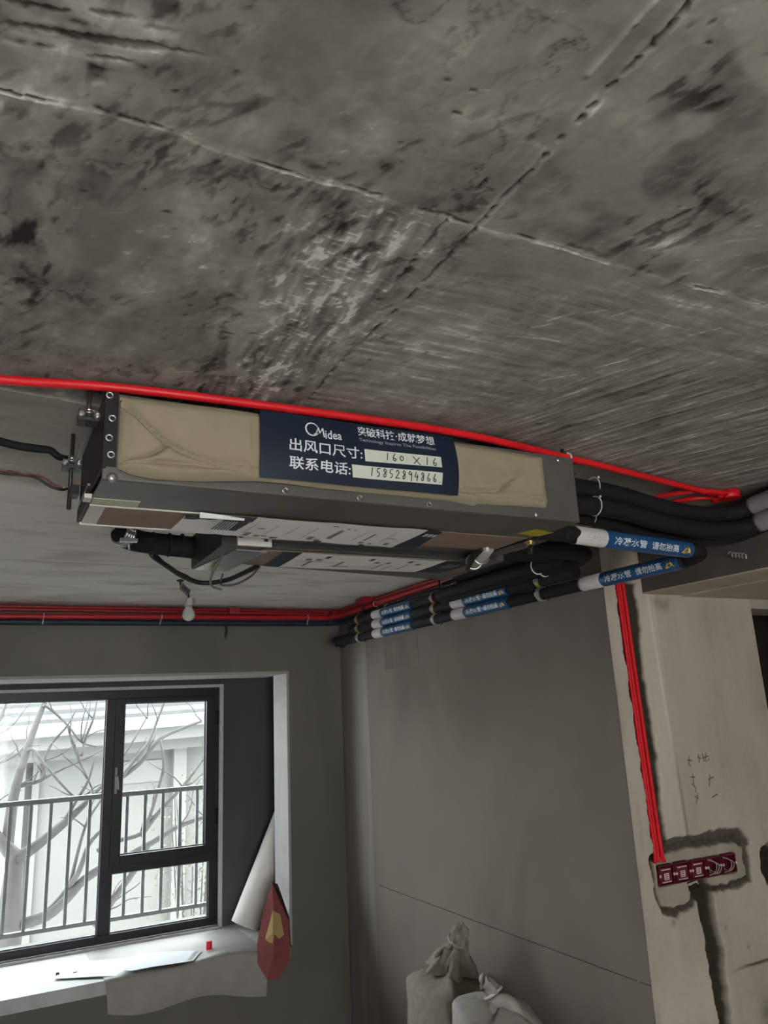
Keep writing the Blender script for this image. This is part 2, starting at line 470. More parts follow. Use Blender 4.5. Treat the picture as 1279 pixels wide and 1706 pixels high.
    def smooth_patch(poly, val, k=.75, edge=.012, dh=.001):
        nonlocal t, ht
        e = poly_mask(Uw + .05 * (vn(Uw * 18, Vw * 18, 6) - .5), Vw + .05 * (vn(Uw * 18, Vw * 18, 8) - .5), poly, edge) * k
        t = t * (1 - e) + (val + (blot - .5) * .1) * e; ht = ht + e * dh
    comb = streak(-.2, .10, .009, 71, 3)
    e1 = poly_mask(Uw, Vw, [(-.05, .90), (0.026, 0.94), (0.116, 0.925), (0.185, .955), (0.215, 0.99), (0.137, 1.045), (0.03, 1.06), (-.06, 1.06)], .025)
    cb = sstep(.36, .46, comb); t = t + e1 * (-.20 + .50 * cb); ht = ht + e1 * cb * .0015
    smooth_patch([(0.936, 0.584), (0.965, 0.553), (1.024, 0.535), (1.2, 0.60), (1.135, 0.68), (1.066, 0.664), (0.999, 0.63)], .80)
    smooth_patch([(1.01, 0.762), (1.053, 0.719), (1.116, 0.746), (1.079, 0.797)], .78)
    smooth_patch([(0.895, 0.906), (0.952, 0.838), (1.085, 0.894), (1.205, 0.944), (1.083, 0.976), (0.963, 0.969)], .62)
    smooth_patch([(1.34, 1.0), (1.50, 0.86), (1.60, 0.90), (1.42, 1.10)], .74)
    smooth_patch([(0.90, 1.17), (1.30, 1.155), (1.25, 1.24), (.93, 1.32)], .66, .6)
    smooth_patch([(0.50, 1.60), (0.54, 1.52), (0.565, 1.61), (0.64, 2.03), (0.575, 2.05)], .80, .8)
    smooth_patch([(.06, 1.30), (.25, 1.28), (.28, 1.50), (.10, 1.62)], .50, .7, .03)
    smooth_patch([(.25, 1.75), (.46, 1.65), (.52, 2.0), (.30, 2.1)], .47, .55, .03)
    smooth_patch([(0.32, 0.79), (0.45, 0.75), (0.47, 0.90), (0.40, 1.0), (0.30, 0.98)], .42, .6, .04)
    smooth_patch([(.60, .70), (.74, .70), (.74, .86), (.62, .9)], .50, .5, .04)
    patch([(-.02, 1.34), (.028, 1.33), (.05, 1.70), (.02, 1.84), (-.012, 1.72)], -.26)
    # joints
    jag = .006 * (vn(U * 60, V * 60, 11) - .5) + .004 * (vn(U * 160, V * 160, 12) - .5)
    d1, s1 = line_dist(U + jag, V + jag, CR1)
    band = np.exp(-(np.clip(d1 - .004, 0, 9) / .030) ** 2) * (V > 1.10) * np.where((s1 > 0), 1, .15)
    m1 = sstep(.05, .12, fbm(U * 6, V * 6, 81, 2) * .3)
    t += band * .22 * (.3 + 1.0 * vn(U * 12, V * 30, 82)); ht += band * .0010
    gap1 = sstep(.0034, .0010, d1) * sstep(.40, .52, vn(U * 16, V * 4, 83))
    t -= gap1 * .45; ht -= gap1 * .004
    lip = np.exp(-((d1 - .006) / .003) ** 2) * sstep(.36, .62, vn(U * 9, V * 20, 84)); t += lip * (.26 + .12 * right); ht += lip * .0012
    d2, s2 = line_dist(U + jag * .8, V, CR2)
    gap2 = sstep(.0048, .0014, d2) * np.maximum(sstep(.33, .5, vn(V * 60, U * 2, 85)), np.exp(-((V - 1.18) / .05) ** 2))
    t -= gap2 * .65; ht -= gap2 * .008
    lip2 = np.exp(-((d2 - .010) / .005) ** 2) * sstep(.45, .7, vn(U * 8, V * 22, 86)); t += lip2 * .20; ht += lip2 * .0010
    strip = ((U > .812) & (U < .868) & (V > .9)) * 1.0
    t += strip * (.10 * (vn(U * 40, V * 5, 87) - .35)); ht += strip * .0012
    d3, _ = line_dist(U + jag, V, CR3)
    gap3 = sstep(.0042, .001, d3) * sstep(.45, .6, vn(V * 30, U * 2, 88)); t -= gap3 * .45; ht -= gap3 * .006
    dr, _ = line_dist(U, V, RDG); rg = np.exp(-(dr / .007) ** 2); t += rg * .28; ht += rg * .003
    for a_, b_ in (((1.24, 1.53), (1.40, 1.50)), ((1.29, 1.42), (1.33, 1.36)), ((1.27, 1.47), (1.31, 1.43)), ((1.44, 1.33), (1.47, 1.28)), ((1.62, 1.60), (1.68, 1.52)), ((1.73, 1.33), (1.78, 1.26)), ((1.36, 1.35), (1.40, 1.31)), ((1.52, 1.74), (1.60, 1.66)), ((1.60, 1.02), (1.63, .98))):
        dl, _ = line_dist(U, V + .01 * (vn(U * 20, V * 20, 95) - .5), [a_, b_]); t += np.exp(-(dl / .0040) ** 2) * .30
    # small pock marks and bright nicks
    pk = sstep(.90, .96, vn(U * 38, V * 38, 91)) * sstep(.55, .7, vn(U * 5, V * 5, 92)); t -= pk * .35; ht -= pk * .003
    nk = sstep(.90, .97, streak(-.5, .05, .010, 93, 1)) * sstep(.5, .75, vn(U * 4, V * 4, 94)); t += nk * .22
    # smoother slab beyond the air conditioner; paler towards the back as painted window light
    far = sstep(2.38, 2.42, V + .01 * wx)
    far_lit_tone = .76 + .23 * sstep(2.7, 3.7, V + .8 * (big - .5)) + (fbm(U * 2.2, V * 6, 101) - .5) * .22 + (fbm(U * 2.2, V * 16, 103, 3) - .5) * .10 + (fbm(U * 3 + V * 2, V * 5, 105, 3) - .5) * .14
    t = t * (1 - far) + far_lit_tone * far; ht = ht * (1 - far * .8)
    de, _ = line_dist(U, V + .02 * wx, [(-3, 2.39), (-.016, 2.402), (0.05, 2.41), (0.236, 2.438), (.6, 2.45)])
    eg = np.exp(-(de / .008) ** 2) * sstep(.3, .55, vn(U * 14, V * 3, 107)); t += eg * .35; ht += eg * .004
    dj, _ = line_dist(U, V, [(-2, 5.05), (2.2, 5.2)]); t -= np.exp(-(dj / .012) ** 2) * .10
    t = np.clip(t, 0, 1)
    P = np.stack([X, Y, CZ + S - ht], -1)
    m = tone_mat('troweled_cement_ceiling', [(0.0, (.030, .0275, .024)), (.28, (.115, .107, .095)), (.50, (.222, .207, .186)), (.72, (.335, .312, .277)), (.86, (.45, .425, .378)), (1.0, (.76, .735, .70))], .8, 55, .10, .22)
    o = grid_mesh('ceiling', P, t, m, flip=True)
    struct('ceiling_slab', MB().box((-2.4, -3.4, CZ + S + .012), (4.9, 6.2, CZ + S + .2)), CONC, None)
    return o
build_ceiling()

# ---- back wall with its window bay
D0, D1 = 7.0, 7.38
FL, CEIL = -CZ / S, 1.012
OL, OR, OT, SILL = -1.25, 2.60, .38, -1.965
b = MB()
b.ubox((-3.3, D0, OT), (3.17, D1, CEIL))
b.ubox((OR, D0, FL), (3.17, D1, OT))
b.ubox((-3.3, D0, FL), (OL, D1, OT))
b.ubox((OL, D0, FL), (OR, D1, SILL - .10))
struct('wall_back', b, BACKW)
b = MB(); b.ubox((OR - .004, D0 - .004, SILL), (OR + .020, D1 - .01, OT + .02)); b.ubox((OL, D0 - .004, OT - .004), (OR - .004, D1 + .30, OT + .02))
struct('trim_1', b, WHITEPL)                                     # smooth putty on the jamb and head of the opening
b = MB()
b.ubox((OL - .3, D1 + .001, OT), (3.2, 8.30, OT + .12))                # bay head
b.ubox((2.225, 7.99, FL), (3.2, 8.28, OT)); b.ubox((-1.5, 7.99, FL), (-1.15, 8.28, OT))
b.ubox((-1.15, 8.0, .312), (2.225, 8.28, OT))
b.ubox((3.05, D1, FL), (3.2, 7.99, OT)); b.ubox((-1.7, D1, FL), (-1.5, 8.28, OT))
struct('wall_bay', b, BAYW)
b = MB(); b.ubox((OL, D0, SILL - .10), (OR, D1, SILL)); b.ubox((-1.5, D1, SILL - .1), (3.05, 7.99, SILL)); b.ubox((-1.5, 7.99, SILL - .1), (2.9, 8.30, SILL - .006))
struct('window_sill', b, mat('pale_sill_stone', (.50, .505, .505), .6, var=.15, scale=8))
b = MB(); b.ubox((-1.15, 7.972, .306), (2.262, 8.0, .335)); b.ubox((2.222, 7.972, SILL), (2.262, 8.0, .306))
b.ubox((-1.15, 7.93, -1.995), (2.222, 8.0, -1.945))
struct('trim_2', b, CAULK)

# ---- right wall, upper and lower lift with the scored metre line between
X0, X1 = 3.17, 3.42
def lift(y): return -1.434 - .0072 * (y - 3.25)
b = MB()
for (zb, zt, dz0, dz1) in ((FL, None, 0, -.0035), (None, CEIL, .0035, 0)):
    ya, yb = 3.271, 6.42
    lo = lambda y: (zb if zb is not None else lift(y) + .0035)
    hi = lambda y: (zt if zt is not None else lift(y) - .0035)
    yc = ya + .30
    b.hexa([w(X0, ya, lo(ya)), w(X1, yc, lo(yc)), w(X1, yb, lo(yb)), w(X0, yb, lo(yb)), w(X0, ya, hi(ya)), w(X1, yc, hi(yc)), w(X1, yb, hi(yb)), w(X0, yb, hi(yb))])
b.ubox((X0 + .012, 3.30, -1.6), (X0 + .03, 6.42, -1.3))
struct('wall_right', b, RIGHTW)
struct('wall_right_corner', MB().ubox((X0 + .012, 6.42, FL), (X1, 7.38, CEIL)), RIGHTL)
struct('trim_3', MB().ubox((X0 + .004, 6.34, FL), (X0 + .03, 6.46, CEIL)), RIGHTL)
def wob(u, v):
    return w(X0 - .0006, 5.43 + .62 * u + .02 * math.sin(9 * v), .525 - .205 * (1 - v) + .0 * u - .0)
struct('trim_4', MB().ubox((X0 - .002, 5.45, .34), (X0 + .01, 6.05, .60)), PATCHM)

# ---- return wall with chases cut for the conduits (facing the camera)
YR = 3.27
GROOVE_TOP = [(3.266, .66), (3.274, .3), (3.288, -.2), (3.299, -.6), (3.300, -.845), (3.42, -.83), (3.405, -.6), (3.43, -.3), (3.41, 0), (3.40, .2), (3.43, .42), (3.428, .66)]
PATCH = [(3.283, -.845), (3.40, -.800), (3.55, -.792), (3.66, -.800), (3.83, -.795), (3.99, -.80), (4.036, -.86), (4.03, -1.045), (3.92, -1.06), (3.728, -1.055), (3.70, -1.03), (3.58, -1.05), (3.55, -1.105), (3.42, -1.13), (3.32, -1.10), (3.282, -1.0)]
CHASE = [(3.545, -1.00), (3.71, -1.00), (3.722, -1.06), (3.712, -1.18), (3.730, -1.30), (3.742, -1.38), (3.715, -1.44), (3.722, -1.55), (3.71, -1.70), (3.70, -2.3), (3.71, -2.75), (3.62, -2.75), (3.64, -2.3), (3.622, -1.70), (3.606, -1.50), (3.60, -1.30), (3.585, -1.15), (3.575, -1.07)]
def build_return():
    xs = np.concatenate([np.arange(3.171, 4.20, .0052), np.linspace(4.205, 4.43, 30)])
    zs = np.concatenate([np.linspace(FL, -1.75, 60)[:-1], np.arange(-1.75, 1.0, .0052), [1.012]])
    X, Z = np.meshgrid(xs, zs)
    j = .016 * (fbm(X * 18, Z * 18, 3, 3) - .5) * 2
    Xw, Zw = X + j, Z + .014 * (fbm(X * 20, Z * 20, 7, 3) - .5) * 2
    t = .66 + (fbm(X * 2.5, Z * 2.5, 21, 4) - .5) * .22 + (fbm(X * 9, Z * 1.2, 23, 4) - .5) * .14
    dp = np.zeros(X.shape) + (fbm(X * 3, Z * 2, 31, 3) - .5) * .004
    # putty stripe beside the chase
    t += .10 * sstep(3.40, 3.42, X) * sstep(3.575, 3.55 , X) * (Z > -.8)
    ln = np.exp(-((X - (3.515 - (Z - .6) * .042)) / .012) ** 2) * sstep(-.85, -.75, Z); t += .16 * ln * sstep(-.4, .2, Z) - .20 * ln * sstep(-.2, -.5, Z); dp -= ln * .003
    t -= .18 * poly_mask(Xw, Zw, [(3.53, .56), (3.60, .575), (3.70, .57), (3.68, .51), (3.60, .50)], .03)
    # greenish dirt at the left arris
    t -= .15 * sstep(.5, .8, fbm(X * 8, Z * 3, 41, 3)) * sstep(3.25, 3.2, X)
    g = poly_mask(Xw, Zw, GROOVE_TOP, .006)
    p = poly_mask(Xw, Zw, PATCH, .006)
    dpp, _ = line_dist(Xw, Zw, PATCH + [PATCH[0]])
    wid = .010 + .016 * fbm(X * 6, Z * 6, 51, 2) + .020 * ((Z > -.87) & (X > 3.42))
    ring = sstep(1.15, .75, dpp / wid)
    c = poly_mask(Xw, Zw, CHASE, .006)
    t = t * (1 - p) + (.53 + (fbm(X * 6, Z * 6, 61, 3) - .5) * .16) * p; dp = dp + p * .010
    t = t * (1 - ring * .85) + .16 * ring * .85; dp = dp + ring * .014
    t = t * (1 - g) + (.02 + .16 * fbm(X * 30, Z * 12, 71, 3)) * g; dp = dp + g * .018
    t = t * (1 - c) + (.06 + .05 * fbm(X * 20, Z * 20, 81, 2)) * c; dp = dp + c * .045
    for k in range(5):
        x0 = 3.3195 + .1243 * k
        bx = ((X > x0) & (X < x0 + .118) & (Z > -.992 - .001 * k) & (Z < -.885 - .001 * k))
        dp = np.where(bx, .062, dp); t = np.where(bx, .3, t)
    h = poly_mask(Xw, Zw, [(4.157, -.90), (4.25, -.86), (4.30, -.95), (4.26, -1.10), (4.17, -1.10), (4.145, -1.0)], .008)
    t = t * (1 - h) + .04 * h; dp += h * .04
    dj, _ = line_dist(X, Z + .004 * (fbm(X * 20, Z, 91, 2) - .5), [(3.763, -1.477), (3.9, -1.47), (4.43, -1.472)])
    cr = sstep(.012, .003, dj) * sstep(3.72, 4.0, X) * .9; t -= cr * .42; dp += cr * .006
    for (a, bb, rr) in ((4.0, -1.72, .06), (3.93, -1.38, .012), (3.38, -1.17, .018), (3.77, -1.26, .010), (3.745, -1.07, .012)):
        q = np.exp(-(((X - a) ** 2 + (Z - bb) ** 2) / rr ** 2)); t -= .22 * q
    t = np.clip(t, 0, 1)
    P = np.stack([X * S, YR * S + dp, CZ + Z * S], -1)
    m = tone_mat('warm_wall_plaster', [(0.0, (.018, .013, .009)), (.2, (.060, .052, .036)), (.5, (.33, .292, .242)), (.66, (.46, .405, .335)), (.9, (.62, .56, .47))], .85, 50, .10, .2)
    grid_mesh('wall_return', P, t, m)
    b = MB(); b.ubox((3.43, YR + .09, FL), (4.43, YR + .30, CEIL)); b.ubox((3.172, YR + .09, FL), (3.43, YR + .0999, CEIL))
    b.ubox((4.425, YR + .004, FL), (4.43, YR + .3, .528))
    b.ubox((4.43, YR, .528), (5.7, YR + .30, CEIL)); b.ubox((5.7, YR, FL), (6.6, YR + .30, CEIL))
    struct('wall_return_core', b, SOFF)
build_return()
# corridor seen through the doorway
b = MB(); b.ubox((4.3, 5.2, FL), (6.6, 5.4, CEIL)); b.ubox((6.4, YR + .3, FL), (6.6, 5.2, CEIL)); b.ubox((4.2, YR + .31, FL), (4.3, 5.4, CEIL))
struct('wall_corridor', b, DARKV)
# beam running from the return wall towards the viewer
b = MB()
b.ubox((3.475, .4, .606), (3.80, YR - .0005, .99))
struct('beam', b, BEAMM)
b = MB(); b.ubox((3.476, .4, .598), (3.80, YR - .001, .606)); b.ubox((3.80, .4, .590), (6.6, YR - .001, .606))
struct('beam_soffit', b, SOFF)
# scribbled pencil marks on the return wall
b = MB(); pl = lambda x, z: w(x, YR - .002, z)
for s_ in ([(3.655, -.362), (3.69, -.368)], [(3.668, -.345), (3.66, -.385), (3.672, -.40)], [(3.735, -.352), (3.765, -.36)], [(3.75, -.335), (3.748, -.385)], [(3.782, -.335), (3.79, -.38)], [(3.775, -.36), (3.83, -.352)], [(3.81, -.33), (3.80, -.385), (3.835, -.37)],
           [(3.66, -.455), (3.695, -.46)], [(3.68, -.44), (3.677, -.50)], [(3.66, -.49), (3.69, -.52), (3.68, -.54)], [(3.80, -.48), (3.85, -.47)], [(3.82, -.455), (3.80, -.52)], [(3.67, -.56), (3.70, -.575)], [(3.70, -.545), (3.675, -.60)], [(3.81, -.58), (3.86, -.565)]):
    b.ribbon([pl(*p) for p in s_], (0, 1, 0), .005)
struct('trim_5', b, mat('pencil_marks', (.12, .11, .10), .9, var=0))

# ---- walls out of view
b = MB(); b.box((-2.4, -3.4, 0), (-2.2, 5.4, 2.79)); struct('wall_left', b, BACKW)
b = MB(); b.box((4.7, -3.4, 0), (4.9, 2.4, 2.79)); struct('wall_side', b, SOFF)
b = MB(); b.box((-2.4, -3.4, 0), (-.9, -3.2, 2.79)); b.box((0.5, -3.4, 0), (4.9, -3.2, 2.79)); b.box((-.9, -3.4, 2.2), (.5, -3.2, 2.79)); b.box((-.9, -3.4, 0), (.5, -3.2, .9)); struct('wall_rear', b, BACKW)

# ================================================================== WINDOW
win = bpy.data.objects.new('window_1', None); COL.objects.link(win); win.location = w(.6, 8.05, SILL); win['kind'] = 'structure'
WY0, WY1 = 8.00, 8.10
def part(name, boxes, m, parent, bev=.003):
    b = MB()
    for a, c in boxes: b.ubox(a, c)
    o = b.build(name, m, parent)
    if bev: soft(o, bev, 2)
    return o
part('head_frame', [((-1.15, WY0, .222), (2.222, WY1, .306))], ALU, win)
part('bottom_frame', [((-1.15, WY0, -1.945), (2.222, WY1, -1.872))], ALU, win)
part('jamb_frame', [((2.135, WY0, -1.872), (2.222, WY1, .222))], ALU, win)
part('jamb_frame', [((-1.15, WY0, -1.872), (-1.06, WY1, .222))], ALU, win)
part('mullion', [((1.113, WY0 - .004, -1.872), (1.222, WY1, .222))], ALU, win)
part('transom', [((1.222, WY0, -1.365), (2.135, WY1, -1.285))], ALU, win)
sash = part('opening_sash', [((1.192, WY0 - .022, -1.30), (1.286, WY1 - .03, .225)), ((2.088, WY0 - .022, -1.30), (2.18, WY1 - .03, .225)), ((1.286, WY0 - .022, .176), (2.088, WY1 - .03, .225)), ((1.286, WY0 - .022, -1.30), (2.088, WY1 - .03, -1.212))], ALU, win)
part('pane', [((1.286, WY0 + .04, -1.212), (2.088, WY0 + .046, .176))], GLASS, sash, 0)
hb = MB(); hb.ubox((1.212, WY0 - .030, -.66), (1.232, WY0 - .022, -.42)); hb.tube([w(1.222, WY0 - .024, -.50), w(1.222, WY0 - .06, -.498), w(1.226, WY0 - .064, -.51), w(1.238, WY0 - .064, -.62)], .007, 8)
hb.build('handle', mat('grey_window_handle', (.20, .20, .21), .35, .5), sash)
for z in (0.0, -.95):
    hb = MB(); hb.tube([w(2.19, WY0 - .03, z - .07), w(2.19, WY0 - .03, z + .07)], .012, 10); hb.build('hinge', ALU, sash)
part('pane', [((-1.06, WY0 + .04, -1.872), (1.113, WY0 + .046, .222))], GLASS, win, 0)
part('pane', [((1.222, WY0 + .04, -1.872), (2.135, WY0 + .046, -1.365))], GLASS, win, 0)
for (x0, x1, z0, z1) in ((-1.06, 1.113, -1.872, .222), (1.222, 2.135, -1.872, -1.365), (1.286, 2.088, -1.212, .176)):
    e = .010
    part('glazing_bead', [((x0, WY0 + .03, z0), (x1, WY0 + .04, z0 + e)), ((x0, WY0 + .03, z1 - e), (x1, WY0 + .04, z1)), ((x0, WY0 + .03, z0 + e), (x0 + e, WY0 + .04, z1 - e)), ((x1 - e, WY0 + .03, z0 + e), (x1, WY0 + .04, z1 - e))], mat('grey_gasket', (.16, .16, .165), .5, var=.05), win, 0)

# ================================================================== OUTSIDE
struct('ground', MB().box((-12, 6.3, -3.2), (22, 30, -3.0)), OUTG)
struct('unseen_sky_blocker', MB().ubox((-3.5, 8.30, .50), (5.5, 9.75, .64)), mat('pale_sky_blocker', (.16, .158, .15), .8, var=.1))  # unseen slab added to block high sky light from the sill
struct('outer_ledge', MB().ubox((-3, 8.30, -2.2), (5, 8.72, -2.0)), mat('pale_ledge', (.075, .073, .07), .8, var=.1))
RY = 8.5
rail = thing('railing', 'grey metal guard railing of thin upright bars outside the window', 'railing', w(1, RY, -2.0))
o = MB().ubox((-2.0, RY - .03, -.735), (3.6, RY + .03, -.688)).build('top_rail', RAIL, rail); soft(o, .006)
o = MB().ubox((-2.0, RY - .022, -1.875), (3.6, RY + .022, -1.838)).build('bottom_rail', RAIL, rail)
x = .352 - .178 * 13
while x < 3.5:
    MB().ubox((x - .015, RY - .015, -1.838), (x + .015, RY + .015, -.735)).build('baluster', RAIL, rail); x += .178
for x in (-1.9, 3.5):
    MB().ubox((x - .03, RY - .03, -2.0), (x + .03, RY + .03, -.735)).build('post', RAIL, rail)
# house across the way
YB = 16.0
hs = thing('house', 'cream rendered house with white gutter facing the window', 'building', w(3, YB + 2, -7))
tilt = lambda x: -.02 + .030 * (x - .4)
def wz(x, y, z): return w(x, y, z + tilt(x))
def slab(x0, x1, y0, y1, z0, z1):
    return MB().hexa([wz(x0, y0, z0), wz(x1, y0, z0), wz(x1, y1, z0), wz(x0, y1, z0), wz(x0, y0, z1), wz(x1, y0, z1), wz(x1, y1, z1), wz(x0, y1, z1)])
MB().ubox((-6, YB, -7), (12, YB + 6, -.05)).build('facade', FACADE, hs)
slab(-6, 12, YB - .9, YB + .2, -.42, -.16).build('eave_fascia', FACADEL, hs)
slab(-6, 12, YB - .5, YB + .2, -.62, -.42).build('eave_moulding', FACADE, hs)
slab(-6, 12, YB - 1.15, YB - .9, -.19, -.02).build('gutter', GUTTER, hs)
for k in range(9):
    slab(-6, 12, YB - .95 + k * .45, YB - .4 + k * .45, -.06 + k * .085, .02 + k * .085).build('tile_course', TILE if k % 2 else GUTTER, hs)
for (x0, x1, d) in ((-1.2, -.4, .25), (.42, .86, .2), (.98, 1.10, .10), (3.5, 3.75, .2), (5.6, 6.2, .2)):
    MB().ubox((x0, YB - d, -7), (x1, YB, -.5)).build('pilaster', FACADEL, hs)
for (x0, x1, z0, z1) in ((2.5, 3.3, -1.15, -.75),):
    f = MB().ubox((x0, YB - .04, z0), (x1, YB, z1)).build('wall_panel', FACADEL, hs)
# bare tree: one branching trunk
BR = [([(0.50, -4.2), (0.529, -2.591), (0.527, -2.212), (0.538, -1.826), (0.538, -1.563), (0.445, -1.419), (0.332, -1.273)], .17, .06, 0),
 ([(0.538, -1.563), (0.761, -1.456), (1.097, -1.191), (1.338, -0.99), (1.53, -0.806)], .085, .02, .1),
 ([(0.53, -2.45), (0.586, -2.323), (0.941, -2.223), (1.172, -2.045), (1.328, -1.892), (1.544, -1.742), (1.74, -1.626)], .075, .045, -.2),
 ([(0.941, -2.223), (1.117, -2.037), (1.266, -1.761), (1.362, -1.47), (1.524, -1.292)], .045, .02, -.25),
 ([(0.445, -1.419), (0.466, -0.991), (0.489, -0.746), (0.559, -0.417), (0.669, -0.023), (0.759, 0.295), (0.817, 0.501)], .075, .025, .1),
 ([(0.479, -0.718), (0.685, -0.693), (0.803, -0.632), (0.804, -0.434), (0.901, -0.21), (1.059, -0.014), (1.163, 0.19)], .03, .010, .15),
 ([(0.60, -.28), (0.687, -0.312), (0.837, -0.522), (1.104, -0.827), (1.221, -0.923)], .022, .010, -.1),
 ([(0.804, -0.647), (1.06, -0.538), (1.31, -0.44), (1.538, -0.337)], .020, .010, .15),
 ([(1.059, -0.014), (1.128, -0.223), (1.226, -0.463), (1.352, -0.705), (1.447, -0.885)], .018, .010, .2),
 ([(.75, .26), (0.879, 0.172), (1.059, -0.014), (1.242, -0.23), (1.449, -0.302)], .020, .010, .1),
 ([(1.53, -.9), (1.704, -0.762), (1.996, -0.547), (2.267, -0.26), (2.616, -0.123), (2.879, -0.041)], .040, .018, .3),
 ([(1.6, -.85), (1.705, -0.791), (1.933, -0.483), (2.111, -0.282), (2.228, -0.01), (2.316, 0.269), (2.35, .5)], .030, .012, .2),
 ([(1.50, -1.58), (1.677, -1.506), (2.027, -1.431), (2.141, -1.241), (2.282, -0.809), (2.307, -0.569), (2.267, -0.26)], .032, .016, .1),
 ([(1.74, -1.8), (1.917, -1.675), (2.151, -1.56), (2.515, -1.396), (2.896, -1.316)], .045, .028, 0),
 ([(2.028, -1.46), (2.292, -1.167), (2.567, -0.893), (2.853, -0.577)], .035, .018, .1),
 ([(1.50, -2.45), (1.626, -2.299), (1.759, -2.1), (1.953, -1.877), (2.151, -1.56)], .050, .035, 0),
 ([(1.24, -.40), (1.297, -0.174), (1.373, 0.06), (1.421, 0.301)], .022, .012, .15),
 ([(0.1, -.5), (0.295, -0.426), (0.448, -0.353), (0.575, -0.248)], .020, .012, .2),
 ([(1.58, -.78), (1.641, -0.669), (1.867, -0.328), (2.101, 0.027)], .018, .010, .3),
 ([(1.191, -1.914), (1.324, -1.271), (1.479, -0.946)], .024, .012, -.2),
 ([(1.04, -1.24), (1.21, -.95), (1.33, -.7), (1.40, -.4)], .026, .012, -.1),
 ([(.33, -1.27), (.2, -1.0), (.1, -.6), (.2, -.1), (.32, .3)], .05, .02, .2)]
TY = 11.0
tree = thing('bare_tree', 'bare leafless tree with a forked pale trunk outside the left pane', 'tree', w(.5, TY, -6.9))
b = MB()
for pts, ra, rb, dy in BR:
    n = len(pts); P = []
    for i, (x, z) in enumerate(pts):
        P.append(w(x, TY + dy * i / max(n - 1, 1) + .05 * math.sin(i * 2.1), z))
    b.tube(P, [S * (ra + (rb - ra) * i / (n - 1)) for i in range(n)], 8, True, True, 4)
b.tube([w(.5, TY, -6.9), w(.48, TY, -5.5), w(.50, TY, -4.2)], [.17, .14, .125], 10)
b.build('trunk', BARK, tree)
b = MB()
for pts, ra, rb, dy in BR[4:]:
    for k in range(3):
        i = random.randrange(1, len(pts)); x, z = pts[i]
        a = random.uniform(.2, 2.6); L = random.uniform(.25, .7)
        P = [w(x, TY + dy * i / len(pts), z)]
        for q in range(1, 5):
            a += random.uniform(-.35, .35)
            x += math.cos(a) * L / 4; z += abs(math.sin(a)) * L / 4
            P.append(w(x, TY + dy * i / len(pts) + random.uniform(-.05, .05) * q, z))
        b.tube(P, [.008, .007, .006, .004, .003], 5, True, True, 2)
b.build('twigs', BARK, tree)['kind'] = 'stuff'
# shrub behind the right bars
sh = thing('shrub', 'loose pale leafy shrub outside the narrow right hand panes', 'shrub', w(2.9, 11.6, -4.2))
b = MB()
for k in range(9):
    x = 2.9 + random.uniform(-.4, .4); zt = random.uniform(-2.2, -.9)
    b.tube([w(2.9, 11.6, -4.2), w((2.9 + x) / 2, 11.6, -3.2), w(x, 11.6 + random.uniform(-.3, .3), zt)], [.014, .010, .005], 5)
b.build('stem', BARK, sh)
b = MB()
for k in range(900):
    x = random.gauss(2.95, .36); z = random.uniform(-2.9, -.75); y = 11.6 + random.uniform(-.4, .4)
    if z > -1.3 and random.random() < .4: continue
    c = w(x, y, z); d1 = Vector((random.uniform(-1, 1), random.uniform(-1, 1), random.uniform(-1, 1))).normalized(); d2 = d1.orthogonal().normalized()
    l = random.uniform(.016, .03)
    b.add([c - d1 * l, c + d2 * l * .45 + Vector((0, 0, .003)), c + d1 * l, c - d2 * l * .45], [(0, 1, 2), (0, 2, 3)])
b.build('foliage', LEAF, sh)['kind'] = 'stuff'
# ================================================================== AIR CONDITIONER
AC = thing('air_conditioner', 'grey steel ducted air conditioner with beige outlet cloth hung under the ceiling', 'air conditioner', w(1.12, 2.6, .60))
YF, YBK, ZB, ZT, XL, XR = 2.15, 2.705, .663, .925, .258, 2.004
# outer shell of the front half: open underneath where the foam panel is let in
b = MB()
b.ubox((XL, YF, ZB), (XR, YF + .012, ZT))                        # front sheet
b.ubox((XL, YF + .012, ZB), (XR, 2.437, ZB + .010))              # front bottom sheet
b.ubox((XL, 2.437, ZB + .006), (XR, YBK, ZB + .014))
b.ubox((XL, YF + .012, ZT - .010), (XR, YBK, ZT))
b.ubox((XR - .012, YF + .012, ZB + .014), (XR, YBK, ZT - .01))
b.ubox((XL, YBK - .012, ZB + .014), (XR, YBK, ZT - .01))
o = b.build('casing', STEEL, AC); soft(o, .003)
b = MB(); b.ubox((XL - .003, YF - .003, ZB + .03), (XL + .010, YBK - .01, ZT)); b.ubox((XL - .008, 2.43, ZB + .004), (XL + .004, YBK, ZB + .05))
o = b.build('side_panel', mat('near_black_steel', (.017, .016, .014), .5, .3), AC); soft(o, .003)
MB().ubox((XL - .010, 2.40, ZB + .051), (XL, YBK + .002, ZB + .057)).build('drain_pan_lip', ZINC, AC)
MB().ubox((XL + .055, 2.446, ZB), (2.0, 2.692, ZB + .006)).build('foam_panel', BROWN, AC)
MB().ubox((XL + .003, 2.436, ZB - .003), (.62, 2.447, ZB + .006)).build('tape_strip', FOAMW, AC)
MB().ubox((XL, 2.692, ZB - .004), (.80, 2.705, ZB + .006)).build('tape_strip', FOAMW, AC)
MB().ubox((XL + .004, 2.447, ZB - .003), (XL + .052, 2.668, ZB + .006)).build('tape_strip', FOAMW, AC)
b = MB(); b.ubox((.80, 2.690, ZB - .0), (2.08, 2.706, ZB + .014)); b.ubox((1.98, 2.44, ZB), (2.10, 2.69, ZB + .012)); b.build('bottom_edge_strip', STEEL, AC)
MB().ubox((.262, 2.355, ZB - .002), (.40, 2.425, ZB)).build('hanging_tag', CREAM, AC)
MB().ubox((.237, 2.37, ZB + .002), (.259, 2.42, ZB + .016)).build('white_clip', FOAMW, AC)
